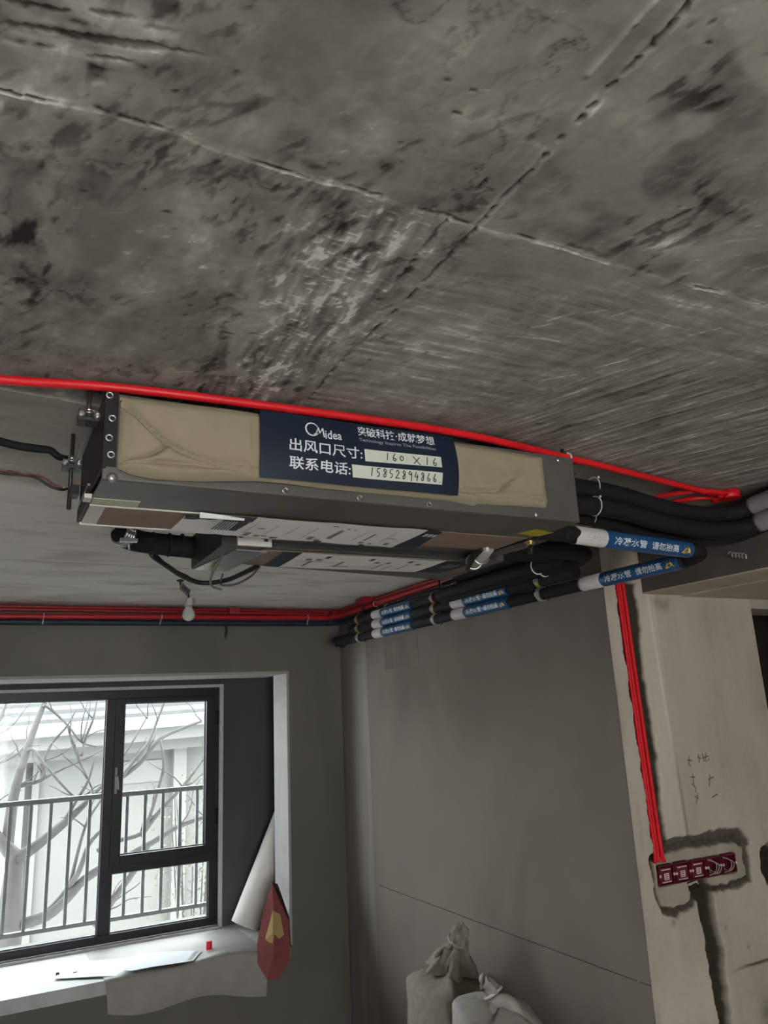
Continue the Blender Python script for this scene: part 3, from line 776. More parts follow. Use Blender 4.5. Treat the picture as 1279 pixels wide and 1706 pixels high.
# rear half
b = MB()
b.ubox((.955, 2.72, ZB + .022), (2.16, 2.90, ZT)); o = b.build('middle_casing', STEEL, AC); soft(o, .003)
b = MB(); b.hexa([w(.955, 2.895, ZB), w(2.19, 2.895, ZB), w(2.19, 3.44, ZB), w(.955, 3.26, ZB), w(.955, 2.895, ZT), w(2.19, 2.895, ZT), w(2.19, 3.44, ZT), w(.955, 3.26, ZT)])
o = b.build('rear_casing', STEEL, AC); soft(o, .003)
MB().ubox((.985, 2.935, ZB - .004), (2.12, 3.21, ZB - .0005)).build('rear_foam_panel', BROWN, AC)
MB().ubox((1.02, 2.885, ZB + .002), (2.14, 2.8945, ZB + .03)).build('rear_lip', STEELD, AC)
# side hangers: slotted rails, rods, nuts
b = MB(); b.ubox((XL - .026, 2.22, .888), (XL - .018, 2.76, .892)); b.ubox((XL - .015, 2.22, .884), (XL - .008, 2.76, .888)); o = b.build('hanging_rail', mat('dull_zinc', (.30, .30, .29), .4, .6), AC)
for (yy, zl) in ((2.268, .86), (2.742, .722)):
    r = MB().tube([w(.226, yy, 1.0), w(.226, yy, zl)], .0052, 8, False).build('threaded_rod', STEELD, AC)
    nb = MB()
    for z in (.878, .908): nb.lathe(w(.226, yy, z - .006), (0, 0, 1), [(0, .011), (.009, .011)], 6)
    nb.lathe(w(.226, yy, .892), (0, 0, 1), [(0, .017), (.003, .017)], 14)
    nb.build('nut', ZINC, r)
    bb = MB(); bb.ubox((.196, yy - .03, .866), (.258, yy + .03, .872)); bb.ubox((.196, yy - .03, .872), (.200, yy + .03, .90)); bb.build('hanging_bracket', STEELD, AC)
    for dx in (-.022, .022):
        MB().lathe(w(.226 + dx, yy - .028, .884), (0, -1, 0), [(0, .009), (.004, .009), (.007, .005)], 10).build('screw', ZINC, AC)
for yy in (2.25, 2.72):
    r = MB().tube([w(2.045, yy, 1.0), w(2.045, yy, .84)], .0052, 8, False).build('threaded_rod', STEELD, AC)
    MB().ubox((2.002, yy - .03, .885), (2.075, yy + .03, .892)).build('hanging_bracket', STEELD, AC)
# screws
b = MB(); b.ubox((XL - .001, YF - .004, ZB + .036), (XL + .036, YF - .0005, ZT)); b.build('front_flange', mat('near_black_steel', (.017, .016, .014), .5, .3), AC)
for (x, z) in ((.268, .915), (.278, .845), (.272, .785), (.279, .735)):
    MB().ring(w(x, YF - .003, z), (0, 1, 0), .0065, .0022, 10, 5).build('screw', ZINC, AC)
MB().lathe(w(.285, YF - .001, .668), (0, -1, 0), [(0, .011), (.004, .010), (.007, .004)], 12).build('screw', ZINC, AC)
for x in (.80, 1.058, 1.323):
    MB().ring(w(x, YF - .004, .677), (0, 1, 0), .0062, .002, 10, 5).build('screw', ZINC, AC)
for (x, z) in ((1.79, .676), (1.925, .907)):
    MB().lathe(w(x, YF - .001, z), (0, -1, 0), [(0, .008), (.004, .007), (.006, .003)], 10).build('screw', ZINC, AC)
# canvas over the outlet, folded
CX0, CX1 = .297, 1.838
BOT = [(.297, .692), (.334, .678), (.401, .671), (.521, .676), (.704, .695), (.943, .694), (1.421, .696), (1.49, .688), (1.51, .686), (1.53, .697), (1.654, .701), (1.838, .706)]
TOPL = [(.297, .915), (.6, .921), (1.2, .917), (1.6, .912), (1.838, .905)]
NU, NV = 240, 60
uu = np.linspace(0, 1, NU + 1); vv = np.linspace(0, 1, NV + 1)
Xc = CX0 + (CX1 - CX0) * uu
zb_ = np.interp(Xc, *zip(*BOT)); zt_ = np.interp(Xc, *zip(*TOPL))
XX = np.repeat(Xc[None], NV + 1, 0); ZZ = zb_[None] + (zt_ - zb_)[None] * vv[:, None]
XX = XX + .012 * np.sin(np.pi * vv)[:, None] * (uu[None] > .93) * 0
bul = .020 + .010 * np.sin(np.pi * uu)[None] * np.sin(np.pi * vv)[:, None]
edge = np.minimum(np.minimum(uu, 1 - uu)[None] * 40, np.minimum(vv, 1 - vv)[:, None] * 9)
bul = bul * np.sqrt(np.clip(edge, 0, 1))
K1 = [(.309, .888), (.37, .833), (.44, .776), (.52, .747), (.601, .733), (.704, .729), (.80, .728)]
K2 = [(.44, .774), (.402, .745), (.374, .727), (.309, .712)]
K3 = [(.304, .706), (.45, .722), (.704, .712)]
K4 = [(1.40, .733), (1.50, .735), (1.60, .745), (1.663, .785)]
K5 = [(1.52, .724), (1.70, .728), (1.82, .72)]
def fold(pts, step, wd, groove, gw, fade=None):
    d, s_ = line_dist(XX, ZZ, pts)
    out = step * s_ * np.exp(-(d / wd)) - groove * np.exp(-(d / gw) ** 2)
    return out
bul = bul + .006 - fold(K1, .016, .045, -.0, .008) + fold(K2, .010, .03, .010, .007) * np.clip((.447 - XX) / .012, 0, 1) + fold(K3, .006, .018, .008, .005)
bul = bul - .016 * np.exp(-(line_dist(XX, ZZ + .010, K1)[0] / .007) ** 2)
bul = bul + fold(K4, .014, .03, .012, .008) + fold(K5, .007, .02, .009, .005)
bul += .006 * (fbm(XX * 7, ZZ * 12, 3, 3) - .5) * np.clip(edge, 0, 1)
bul += .008 * np.exp(-((ZZ - (zb_ + .018)[None]) / .014) ** 2) * np.clip(edge, 0, 1)
bul = bul - .010 * np.exp(-(line_dist(XX, ZZ + .006, K1)[0] / .012) ** 2) * np.clip((.66 - XX) / .1, 0, 1); bul = np.clip(bul, .0005, .05); bul = np.where((XX > .68) & (XX < 1.44), np.minimum(bul, .027), bul)
b = MB()
P = np.stack([XX * S, YF * S - bul, CZ + ZZ * S], -1)
b.add([tuple(p) for p in P.reshape(-1, 3)], [(j * (NU + 1) + i, j * (NU + 1) + i + 1, (j + 1) * (NU + 1) + i + 1, (j + 1) * (NU + 1) + i) for j in range(NV) for i in range(NU)], True)
b.build('outlet_cloth', CLOTH, AC)
# navy banner with lettering
LX0, LX1, LZ0, LZ1 = .702, 1.414, .703, .916
def ban(x, z, off=0):
    u = (x - LX0) / (LX1 - LX0); v = (z - LZ0) / (LZ1 - LZ0)
    x = x + .010 * (v - .2) * (0 if u < .5 else -.6) + .006 * math.sin(math.pi * v) * u
    y = YF - .052 - .009 * math.sin(math.pi * min(max(v, 0), 1)) + .010 * max(0, .25 - v) - .003 * math.sin(9 * u)
    p = w(x, y, z - .006 * (1 - u) * (1 - v)); p.y -= off; return p
BN = MB().grid(lambda u, v: ban(LX0 + (LX1 - LX0) * u, LZ0 + (LZ1 - LZ0) * v), 40, 12)
BN = BN.build('printed_banner', NAVY, AC); BN['label'] = 'navy banner with white lettering'
b = MB().grid(lambda u, v: ban(LX0 + (LX1 - LX0) * u, LZ1 - .0) + Vector((0, (v) * .045, .001 * v)), 20, 3); b.build('banner_top_flap', NAVY, AC)
def btext(body, x0, x1, z0, z1, mb, slope=0.0):
    text_on(mb, body, lambda a, c: ban(x0 + (x1 - x0) * a, z0 + (z1 - z0) * c + slope * a, .0010))
for a_ in (('idea', .916, .974, .846, .876, .003), ('突破科技·成就梦想', 1.036, 1.329, .874, .908, -.002), ('出风口尺寸:', .793, 1.045, .793, .834, -.002), ('联系电话:', .793, 1.003, .737, .777, -.002)):
    t = MB(); btext(*a_[:5], t, a_[5]); t.build('lettering', WHITEPR, BN)
t = MB(); btext('Technology Inspires The Possibilities', 1.037, 1.328, .852, .866, t, -.001); t.build('small_lettering', mat('dim_print', (.30, .34, .40), .5, var=0), BN)
# round swoosh and capital letter of the emblem
t = MB()
pts = [(.872 + .022 * math.cos(a), .872 + .021 * math.sin(a)) for a in np.linspace(math.radians(20), math.radians(330), 40)]
for i in range(len(pts) - 1):
    k = i / (len(pts) - 1); wd = .0022 + .0030 * math.sin(math.pi * k)
    t.ribbon([ban(*pts[i], .001), ban(*pts[i + 1], .001)], (0, 1, 0), wd * S)
for q, wd in (([(.876, .855), (.884, .860), (.893, .880)], .0032), ([(.893, .880), (.897, .862)], .0050), ([(.897, .862), (.908, .880)], .0032), ([(.908, .880), (.912, .850)], .0050)):
    t.ribbon([ban(*p, .0012) for p in q], (0, 1, 0), wd * S)
t.build('round_emblem', WHITEPR, BN)
for (q, n) in (([(1.055, .788), (1.345, .795), (1.344, .832), (1.053, .829)], 0), ([(1.012, .731), (1.344, .734), (1.347, .776), (1.006, .772)], 1)):
    t = MB().grid(lambda u, v: ban((q[0][0] * (1 - u) + q[1][0] * u) * (1 - v) + (q[3][0] * (1 - u) + q[2][0] * u) * v, (q[0][1] * (1 - u) + q[1][1] * u) * (1 - v) + (q[3][1] * (1 - u) + q[2][1] * u) * v, .0008), 8, 2)
    t.build('writing_strip', NOTE, BN)
G = {'1': [[(.55, 1), (.42, 0)]], '5': [[(.35, .95), (.28, .55), (.6, .5), (.65, .2), (.3, 0)], [(.35, .95), (.8, 1.0)]],
 '8': [[(.7, .85), (.45, 1), (.3, .8), (.65, .45), (.6, .08), (.35, .05), (.3, .3), (.65, .6), (.7, .85)]],
 '2': [[(.2, .75), (.5, 1), (.7, .75), (.4, .3), (.15, .05), (.85, .1)]], '9': [[(.7, .8), (.4, 1), (.25, .7), (.5, .55), (.7, .8), (.65, -.15)]],
 '4': [[(.45, 1), (.2, .4), (.8, .45)], [(.65, .7), (.55, -.1)]], '6': [[(.6, 1), (.3, .5), (.3, .1), (.6, .05), (.7, .3), (.35, .4)]],
 '0': [[(.5, .8), (.25, .5), (.4, .15), (.7, .25), (.75, .6), (.5, .8)]], 'x': [[(.1, .95), (.85, .0)], [(.8, .9), (.2, .1)]], '.': [[(.3, .05), (.4, .0)]]}
t = MB()
def hand(s, x0, z0, dx, h):
    x = x0
    for ch in s:
        if ch == ' ': x += dx * .6; continue
        for st in G[ch]:
            n = 5; P = []
            for i in range(len(st) - 1):
                for k in range(n): P.append((st[i][0] + (st[i + 1][0] - st[i][0]) * k / n, st[i][1] + (st[i + 1][1] - st[i][1]) * k / n))
            P.append(st[-1])
            t.ribbon([ban(x + px * dx * 1.0, z0 + pz * h + random.uniform(-.0003, .0003), .0016) for px, pz in P], (0, 1, 0), .0024)
        x += dx
hand('160', 1.125, .799, .026, .026); hand('x', 1.228, .794, .038, .030); hand('16', 1.272, .797, .030, .028)
hand('15852894866.', 1.068, .740, .0235, .029)
t.build('handwriting', INK, BN)['kind'] = 'stuff'
# instruction sheets taped under the unit
def sheet(poly_fn, name, m, parent, nu=20, nv=6): return MB().grid(poly_fn, nu, nv).build(name, m, parent)
def quad(A, B, C, D): return lambda u, v: tuple((A[i] * (1 - u) + B[i] * u) * (1 - v) + (D[i] * (1 - u) + C[i] * u) * v for i in range(2))
def zq(q, z0, amp=.0, f=9):
    def fn(u, v):
        x, y = q(u, v); return w(x, y, z0 - amp * abs(math.sin(f * u + 3 * v)) )
    return fn
def prints(parent, q, z, bars, m, name='printing'):
    b = MB()
    for (u0, v0, u1, v1) in bars:
        pt = [w(*q(a, c), z) for a, c in ((u0, v0), (u1, v0), (u1, v1), (u0, v1))]
        b.add(pt, [(0, 1, 2, 3)])
    o = b.build(name, m, parent); o['kind'] = 'stuff'; return o
q0 = quad((.565, 2.475), (.80, 2.43), (.80, 2.705), (.56, 2.70))
s0 = sheet(zq(q0, ZB - .004, .002), 'information_sheet', PAPER, AC); s0['label'] = 'white and navy leaflet'
qn = quad((.70, 2.425), (.80, 2.415), (.80, 2.62), (.69, 2.62))
sheet(zq(qn, ZB - .008), 'navy_band', NAVY, s0)
prints(s0, quad((.66, 2.47), (.76, 2.46), (.76, 2.64), (.655, 2.65)), ZB - .0095, [(.08 + .10 * k, .1, .12 + .10 * k, .85) for k in range(9)], WHITEPR)
sheet(zq(quad((.565, 2.455), (.72, 2.42), (.73, 2.46), (.565, 2.50)), ZB - .008, .002), 'navy_band', NAVY, s0)
# curled corner
b = MB().grid(lambda u, v: w(.60 + .16 * u, 2.42 + .03 * u - .015 * v, ZB - .006 - .018 * math.sin(math.pi * v) * (1 - .5 * u)), 10, 6); b.build('curled_corner', PAPER, s0)
q1 = quad((.80, 2.412), (1.475, 2.405), (1.487, 2.728), (.775, 2.70))
s1 = sheet(zq(q1, ZB - .006, .003, 7), 'instruction_sheet', PAPER, AC, 40); s1['label'] = 'printed instruction sheet'
prints(s1, q1, ZB - .0105, [(u, .70 + .14 * random.random(), u + .03, .86 + .06 * random.random()) for u in (.06, .12, .16, .42, .47, .74, .80, .90)] + [(u, .25, u + .004, .75) for u in (.04, .16, .27, .38, .52, .68, .85)] + [(.52, .30, .545, .75), (.74, .35, .755, .7), (.08, .45, .12, .5), (.86, .5, .92, .53)], GREYPR)
prints(s1, q1, ZB - .0108, [(.215, .86, .26, .93), (.48, .88, .525, .95), (.765, .90, .80, .96), (.54, .18, .56, .21), (.58, .2, .60, .22), (.44, .10, .47, .13)], DARKPR, 'black_printing')
qn = quad((1.475, 2.405), (1.555, 2.43), (1.60, 2.728), (1.487, 2.728))
nb_ = sheet(zq(qn, ZB - .005), 'navy_band', NAVY, s1)
prints(s1, quad((1.50, 2.46), (1.56, 2.47), (1.565, 2.52), (1.505, 2.52)), ZB - .006, [(.05, .1, .3, .9), (.4, .1, .65, .9), (.75, .1, .95, .9)], WHITEPR)
q2 = quad((1.166, 2.925), (1.886, 2.928), (1.880, 3.222), (1.177, 3.25))
s2 = sheet(zq(q2, ZB - .006, .002, 6), 'instruction_sheet', PAPER, AC, 40); s2['label'] = 'rear printed instruction sheet'
prints(s2, q2, ZB - .0095, [(u, .30, u + .035, .42) for u in (.08, .15, .55, .63, .85)] + [(.12, .45, .14, .85), (.33, .4, .35, .8), (.62, .45, .635, .85), (.80, .4, .81, .8), (.70, .5, .71, .9)] + [(.30, .72, .44, .76), (.02, .5, .30, .52), (.45, .7, .6, .72)], GREYPR)
prints(s2, q2, ZB - .0098, [(.18, .10, .21, .25), (.48, .10, .51, .25), (.76, .12, .79, .26)], DARKPR, 'black_printing')
sheet(zq(quad((1.886, 2.928), (2.06, 2.945), (2.03, 3.22), (1.880, 3.222)), ZB - .006), 'navy_band', NAVY, s2)
prints(s2, quad((1.93, 2.98), (2.02, 2.99), (2.0, 3.10), (1.93, 3.10)), ZB - .0075, [(.1, .1, .3, .9), (.4, .2, .6, .9), (.7, .1, .9, .8)], GREYPR)
sheet(zq(quad((1.08, 2.93), (1.166, 2.925), (1.177, 3.25), (1.10, 3.25)), ZB - .0055), 'navy_band', NAVY, s2)
# yellow warning stickers at the right end
b = MB().grid(lambda u, v: w(1.87 + .075 * u + .03 * v, 2.375 - .085 * v + .01 * u, ZB - .0016), 4, 4); b.build('sticker', YELLOW, AC)
b = MB().grid(lambda u, v: w(1.94 + .05 * u + .02 * v, 2.39 - .08 * v, ZB - .0030), 4, 4); b.build('sticker', YELLOW, AC)
# control box at the rear left
EB = MB(); EB.hexa([w(.835, 3.30, .655), w(.985, 2.87, .655), w(1.02, 3.02, .655), w(.99, 3.34, .655), w(.835, 3.30, .775), w(.985, 2.87, .775), w(1.02, 3.02, .775), w(.99, 3.34, .775)])
EB = MB().ubox((.80, 2.86, .650), (.958, 3.36, .80)).build('control_box', STEELD, AC); soft(EB, .003)
MB().hexa([w(.806, 3.35, .645), w(.960, 3.35, .645), w(1.00, 2.90, .645), w(.87, 2.90, .645), w(.806, 3.35, .6498), w(.960, 3.35, .6498), w(1.00, 2.90, .6498), w(.87, 2.90, .6498)]).build('box_lid', ZINC, EB)
MB().ubox((.86, 2.845, .655), (1.0, 2.859, .735)).build('box_end', FOAMW, EB)
MB().ubox((.968, 2.840, .675), (.984, 2.8445, .715)).build('slot', DARKPR, EB)
MB().lathe(w(.873, 2.8445, .70), (0, -1, 0), [(0, .012), (.01, .010)], 10).build('cable_gland', BLACKR, EB)
MB().ubox((.860, 3.20, .641), (.885, 3.235, .6448)).build('box_tag', YELLOW, EB)
# ---- things hanging at the left rear
dh = thing('drain_hose', 'black foam wrapped drain hose with a shiny clamp under the air conditioner', 'hose', w(.6, 3.25, .70))
MB().tube([w(.475, 3.22, .765), w(.50, 3.25, .755), w(.58, 3.30, .748), w(.80, 3.33, .742)], [.034, .036, .034, .036], 16).build('foam_wrap', BLACKF, dh)
for x in (.62, .69, .745): MB().ring(w(x, 3.315, .746), (1, .05, 0), .036, .0035, 18, 6).build('tape_seam', BLACKR, dh)
b = MB()
for k in range(4): b.ring(w(.468 + .010 * k, 3.212 + .006 * k, .766 - .002 * k), (.8, .5, -.1), .036, .005, 20, 6)
b.build('hose_clamp', ZINC, dh); MB().ubox((.462, 3.15, .715), (.53, 3.18, .727)).build('clamp_bolt', ZINC, dh)
MB().tube([w(.50, 3.20, .725), w(.505, 3.20, .690)], .004, 6).build('clamp_screw', ZINC, dh)
def cable(name, label, pts, r, m, group=None, cat='cable', sub=6):
    return tag(MB().tube([w(*p) for p in pts], r, 8, True, True, sub).build(name, m), label, cat, group)
cable('power_cable', 'thick black cable looping below the control box', [(.60, 3.27, .76), (.62, 3.35, .71), (.70, 3.42, .675), (.80, 3.5, .640), (.90, 3.55, .622), (1.0, 3.50, .630), (1.05, 3.35, .645), (1.075, 3.26, .657)], .0085, BLACKR)
cable('control_cable', 'thin purple grey cable dangling past the control box', [(.965, 3.43, .645), (.99, 3.55, .618), (1.05, 3.52, .615), (1.09, 3.40, .635), (1.09, 3.27, .657)], .004, mat('purple_grey_sheath', (.10, .09, .105), .5))
cable('earth_wire', 'short pale grey wire end drooping from the control box', [(.835, 2.97, .70), (.842, 2.99, .655), (.88, 3.3, .62), (.925, 3.48, .60), (.985, 3.52, .588)], .0042, mat('grey_sheath', (.16, .155, .15), .5))
cable('tied_cable', 'slim black cable following the thick loop', [(.60, 3.25, .755), (.64, 3.36, .715), (.73, 3.44, .665), (.82, 3.5, .642)], .004, BLACKR)
cable('flexible_conduit', 'thick black flexible hose entering from the left below the ceiling', [(-.25, 2.75, .965), (-.08, 2.74, .955), (-.01, 2.74, .944), (.05, 2.74, .934), (.11, 2.74, .931), (.155, 2.742, .930), (.185, 2.75, .912), (.222, 2.78, .922)], [.011, .011, .011, .011, .011, .010, .009, .005], BLACKF, None, 'hose')
cable('red_black_wire', 'thin red and black wire pair left of the hanging rod', [(-.25, 2.76, .87), (.0, 2.76, .838), (.06, 2.76, .838), (.115, 2.76, .833), (.16, 2.76, .807), (.20, 2.76, .796), (.226, 2.80, .815), (.262, 2.80, .822)], .0036, BLACKR)
cable('dark_red_wire', 'slender dark red wire twisted with black one left of unit', [(-.25, 2.75, .868), (.0, 2.75, .840), (.03, 2.75, .843), (.055, 2.75, .840), (.08, 2.75, .836), (.13, 2.75, .836), (.17, 2.75, .812), (.20, 2.75, .800)], .0026, mat('dark_red_sheath', (.12, .02, .02), .5))
cable('grey_wire', 'upper thin grey wire arching left of the hanging rod', [(-.25, 2.77, .855), (.0, 2.77, .850), (.07, 2.77, .852), (.13, 2.77, .840), (.18, 2.77, .822), (.205, 2.77, .803)], .0022, mat('grey_sheath', (.16, .155, .15), .5))
tag(MB().ubox((.222, 2.66, .755), (.249, 2.72, .79)).build('cable_connector', BLACKR), 'small black connector block at the rear left corner of unit', 'connector')

# ================================================================== CONDUITS
def conduit(name, label, pts, r, m, group, clips=(), cdir=(0, 0, 1)):
    t = thing(name, label, 'conduit', w(*pts[len(pts) // 2]), group)
    MB().tube([w(*p) for p in pts], r, 12, True, True, 4).build('tube', m, t)
    for c in clips:
        b = MB(); b.ring(w(*c[0]), c[1], r + .0022, .0028, 18, 6); p = w(*c[0]); e = p + Vector(c[2]) * (.05 if c[2][2] < 0 else .018)
        b.tube([p + Vector(c[2]) * r, e], .0032, 6, False)
        b.build('cable_tie', TIE, t)
    return t
conduit('conduit', 'long bright red conduit crossing the ceiling in front of the air conditioner', [(-.35, 2.30, .974), (-.017, 2.281, .973), (.305, 2.215, .972), (.829, 2.180, .970), (1.482, 2.172, .969), (2.102, 2.262, .970), (2.6, 2.35, .972), (3.24, 2.462, .970)], .0105, RED, 'red conduits', [((2.08, 2.258, .970), (1, .13, 0), (0, 0, 1))])
conduit('conduit', 'outer curved red conduit arching into the red ceiling box', [(2.86, 2.80, .962), (2.93, 2.72, .968), (2.955, 2.60, .972), (3.02, 2.48, .972), (3.12, 2.43, .972), (3.25, 2.43, .972)], .0095, RED, 'red conduits')
conduit('conduit', 'inner curved red conduit arching into the red ceiling box', [(3.06, 2.82, .962), (3.11, 2.74, .968), (3.125, 2.64, .972), (3.17, 2.55, .972), (3.26, 2.49, .972)], .0095, RED, 'red conduits')
jb = thing('junction_box', 'red ceiling junction box where the conduits meet beside the beam', 'junction box', w(3.31, 2.46, .94))
MB().lathe(w(3.31, 2.46, .955), (0, 0, 1), [(0, .036), (.004, .040), (.03, .040)], 18).build('box', RED, jb)
for d in ((-1, -.1, 0), (-1, .6, 0), (-.2, 1, 0)):
    c = w(3.31, 2.46, .972); v = Vector(d).normalized(); MB().tube([c + v * .035, c + v * .065], .014, 10, False).build('spigot', RED, jb)
tag(MB().ubox((2.17, 2.30, .978), (2.20, 2.34, .999)).build('conduit_clip', REDD), 'small red clip on the ceiling right of the air conditioner', 'clip')
cl = lambda x: ((x, 6.905, .893), (1, 0, 0), (-.05, 0, -1))
conduit('conduit', 'lower dimmed red conduit along the top of window wall', [(-1.5, 6.905, .878), (.102, 6.905, .880), (1.5, 6.905, .892), (2.90, 6.905, .903), (3.02, 6.86, .905), (3.07, 6.74, .905), (3.085, 6.4, .912), (3.10, 5.0, .934), (3.10, 3.4, .945)], .0165, REDM, 'red conduits',
        [((.427, 6.905, .884), (1, 0, 0), (-.1, 0, -1)), ((1.39, 6.905, .891), (1, 0, 0), (-.2, 0, -1)), ((2.79, 6.905, .902), (1, 0, 0), (-.1, 0, -1)), ((3.09, 6.02, .920), (0, 1, 0), (.3, -.2, -1)), ((3.10, 4.55, .938), (0, 1, 0), (.1, 0, 1))])
for (k, z, y) in ((0, .938, 6.935), (1, .966, 6.955)):
    conduit('conduit', ('middle', 'topmost')[k] + ' red conduit with shadow in its colour on window wall', [(-1.5, y, z), (1.5, y, z + .004), (2.95, y, z + .004), (3.05, y - .06, z + .004), (3.115, y - .25, z + .004), (3.13, 5.2, z + .008), (3.13, 3.4, z + .008)], .0125, REDD, 'red conduits')
tag(MB().ubox((2.00, 6.875, .925), (2.10, 6.94, .985)).build('junction_box', REDD), 'small red box with shadow in its colour on the conduits above the window', 'junction box')
tag(MB().ubox((3.02, 6.12, .940), (3.13, 6.28, .998)).build('junction_box', REDD), 'red box with shadow in its colour on the conduits in the room corner', 'junction box')
np_ = thing('insulated_pipe', 'dark navy wrapped pipe below red conduits along two walls', 'pipe', w(3.1, 6.8, .84))
MB().tube([w(-1.5, 6.93, .832), w(1.5, 6.93, .842), w(2.88, 6.93, .850), w(3.02, 6.9, .850), w(3.10, 6.78, .850), w(3.115, 6.4, .856), w(3.115, 5.0, .876), w(3.115, 3.4, .89)], .019, 12, True, True, 4).build('insulation', PIPENAVY, np_)
MB().ring(w(3.115, 5.85, .864), (0, 1, 0), .021, .0028, 18, 6).build('cable_tie', TIE, np_)
sw = thing('hanging_switch_wire', 'short black wire stub hanging on the wall above window', 'wire', w(1.99, 6.93, .70))
MB().tube([w(1.985, 6.94, .83), w(1.99, 6.93, .77), w(1.985, 6.93, .735)], .0075, 8).build('wire', BLACKR, sw)
MB().tube([w(1.985, 6.93, .735), w(1.99, 6.925, .70)], .010, 8).build('wire_end', mat('grey_tape', (.14, .14, .14), .6), sw)
# vertical conduits in the chase
for k, (xa, xb, nm) in enumerate(((3.282, 3.316, 'left'), (3.306, 3.340, 'middle'), (3.329, 3.364, 'right'))):
    yo = YR + .006 + (.006 if k == 1 else 0)
    conduit('conduit', nm + ' of three bright red upright conduits in the wall chase', [(xa, yo, .70), (xa + .004, yo, .55), (xa + .35 * (xb - xa), yo, .1), (xa + .7 * (xb - xa), yo, -.4), (xb, yo, -.80), (xb + (-.012, 0, .014)[k], yo, -.87)], .0083, REDV, 'red conduits')
# ================================================================== PIPES ON THE RIGHT WALL
def face_dir(axis, c):
    v = Vector((0, 0, CZ)) - Vector(c); v = v - axis * v.dot(axis); return v.normalized()
def label_band(pipe, A, B, r, name_len=.78, wrinkle=0):
    """pale sleeve for the first part of A-B, blue printed film for the rest"""
    A, B = w(*A), w(*B); ax = (B - A).normalized(); L = (B - A).length
    Q = A + ax * L * .24
    MB().tube([A, A + ax * L * .03, Q], [r * 1.04, r * 1.09, r * 1.09], 18, False).build('sleeve', SLEEVE, pipe)
    bl = MB().tube([Q, Q + ax * .006, B - ax * .006, B], [r * 1.07, r * 1.10, r * 1.10, r * 1.06], 18, False).build('label_band', BLUE, pipe)
    bl['label'] = 'blue printed label'
    f = face_dir(ax, (A + B) / 2); side = ax.cross(f)
    if side.z < 0: side = -side
    R_ = r * 1.115; LB = (B - Q).length
    def on(u, v):
        a = (v - .5) * 1.25
        return Q + ax * (u * LB) + (f * math.cos(a) + side * math.sin(a)) * R_
    for s_, u0, uw in (('冷凝水管', .08, .36), ('请勿抬高', .50, .32)):
        t = MB(); text_on(t, s_, lambda a, c: on(u0 + uw * a, .12 + .76 * c)); t.build('lettering', WHITEPR, bl)
    t = MB()
    for poly in ([(.85, .1), (.88, .45), (.89, .9), (.905, .55), (.895, .1)], [(.905, .1), (.915, .6), (.93, .95), (.945, .5), (.965, .1), (.93, .3)]):
        t.add([on(*p) for p in poly], [tuple(range(len(poly)))])
    t.build('emblem', AMBER, bl)
    return bl
ROWS = [(.637, 'lowest'), (.718, 'middle'), (.799, 'top')]
for z, nm in ROWS:
    P = thing('insulated_pipe', nm + ' black lagged drain pipe of three along the right wall', 'pipe', w(3.0, 4.6, z), 'black pipes on the right wall')
    r = .0268
    x = 3.0
    pts = [(x + .0, 6.40, z), (x, 2.52, z)] if nm == 'lowest' else [(x + .0, 6.38, z), (x, 3.3, z)]
    MB().tube([w(*p) for p in pts], r, 16, False).build('insulation', BLACKF, P)
    label_band(P, (x, 5.88, z), (x, 5.197, z), r); label_band(P, (x, 4.608, z), (x, 3.939, z), r)
    if nm == 'lowest':
        label_band(P, (x, 3.257, z), (x, 2.545, z), r * 1.0)
        MB().tube([w(2.99, 6.38, z), w(2.985, 6.46, z), w(2.98, 6.55, z - .02)], [.028, .030, .030], 12).build('elbow', BLACKF, P)
tag(MB().tube([w(2.9, 6.50, .625), w(3.0, 6.36, .66), w(3.02, 6.3, .74), w(3.02, 6.28, .84)], .034, 14).build('pipe_bend', BLACKF), 'black foam pipe bend at the far end of pipes', 'pipe')
for i, y in enumerate((6.18, 4.86, 3.62)):
    h = thing('pipe_hanger', ('far', 'middle', 'near')[i] + ' metal hanger clamping the wall pipes', 'hanger', w(3.0, y, .6), 'pipe hangers')
    MB().tube([w(3.045, y, 1.0), w(3.045, y, .60)], .005, 8, False).build('threaded_rod', STEELD, h)
    for k, (z, nm) in enumerate(ROWS):
        m = (ZINC, BRASS, COPPER)[k]
        b = MB()
        for q in (-.011, 0, .011): b.ring(w(3.0, y + q, z), (0, 1, 0), .0292, .004, 20, 6)
        c = b.build('clamp_ring', m, h)
        b = MB(); b.ubox((2.955, y - .02, z - .012), (2.975, y + .02, z + .012)); b.tube([w(2.965, y, z - .02), w(2.965, y, z + .03)], .004, 6, False); b.build('clamp_bolt', ZINC, c)
rh = thing('ribbed_hose', 'dark ribbed flexible hose tucked above the wall pipes', 'hose', w(3.03, 4.4, .85))
MB().tube([w(3.03, 4.78, .872), w(3.03, 4.4, .874), w(3.03, 4.0, .876)], .020, 14).build('hose', BLACKR, rh)
b = MB()
for k in range(22): b.ring(w(3.03, 4.74 - k * .03, .872 + k * .0002), (0, 1, 0), .021, .003, 14, 5)
b.build('ribs', BLACKR, rh)
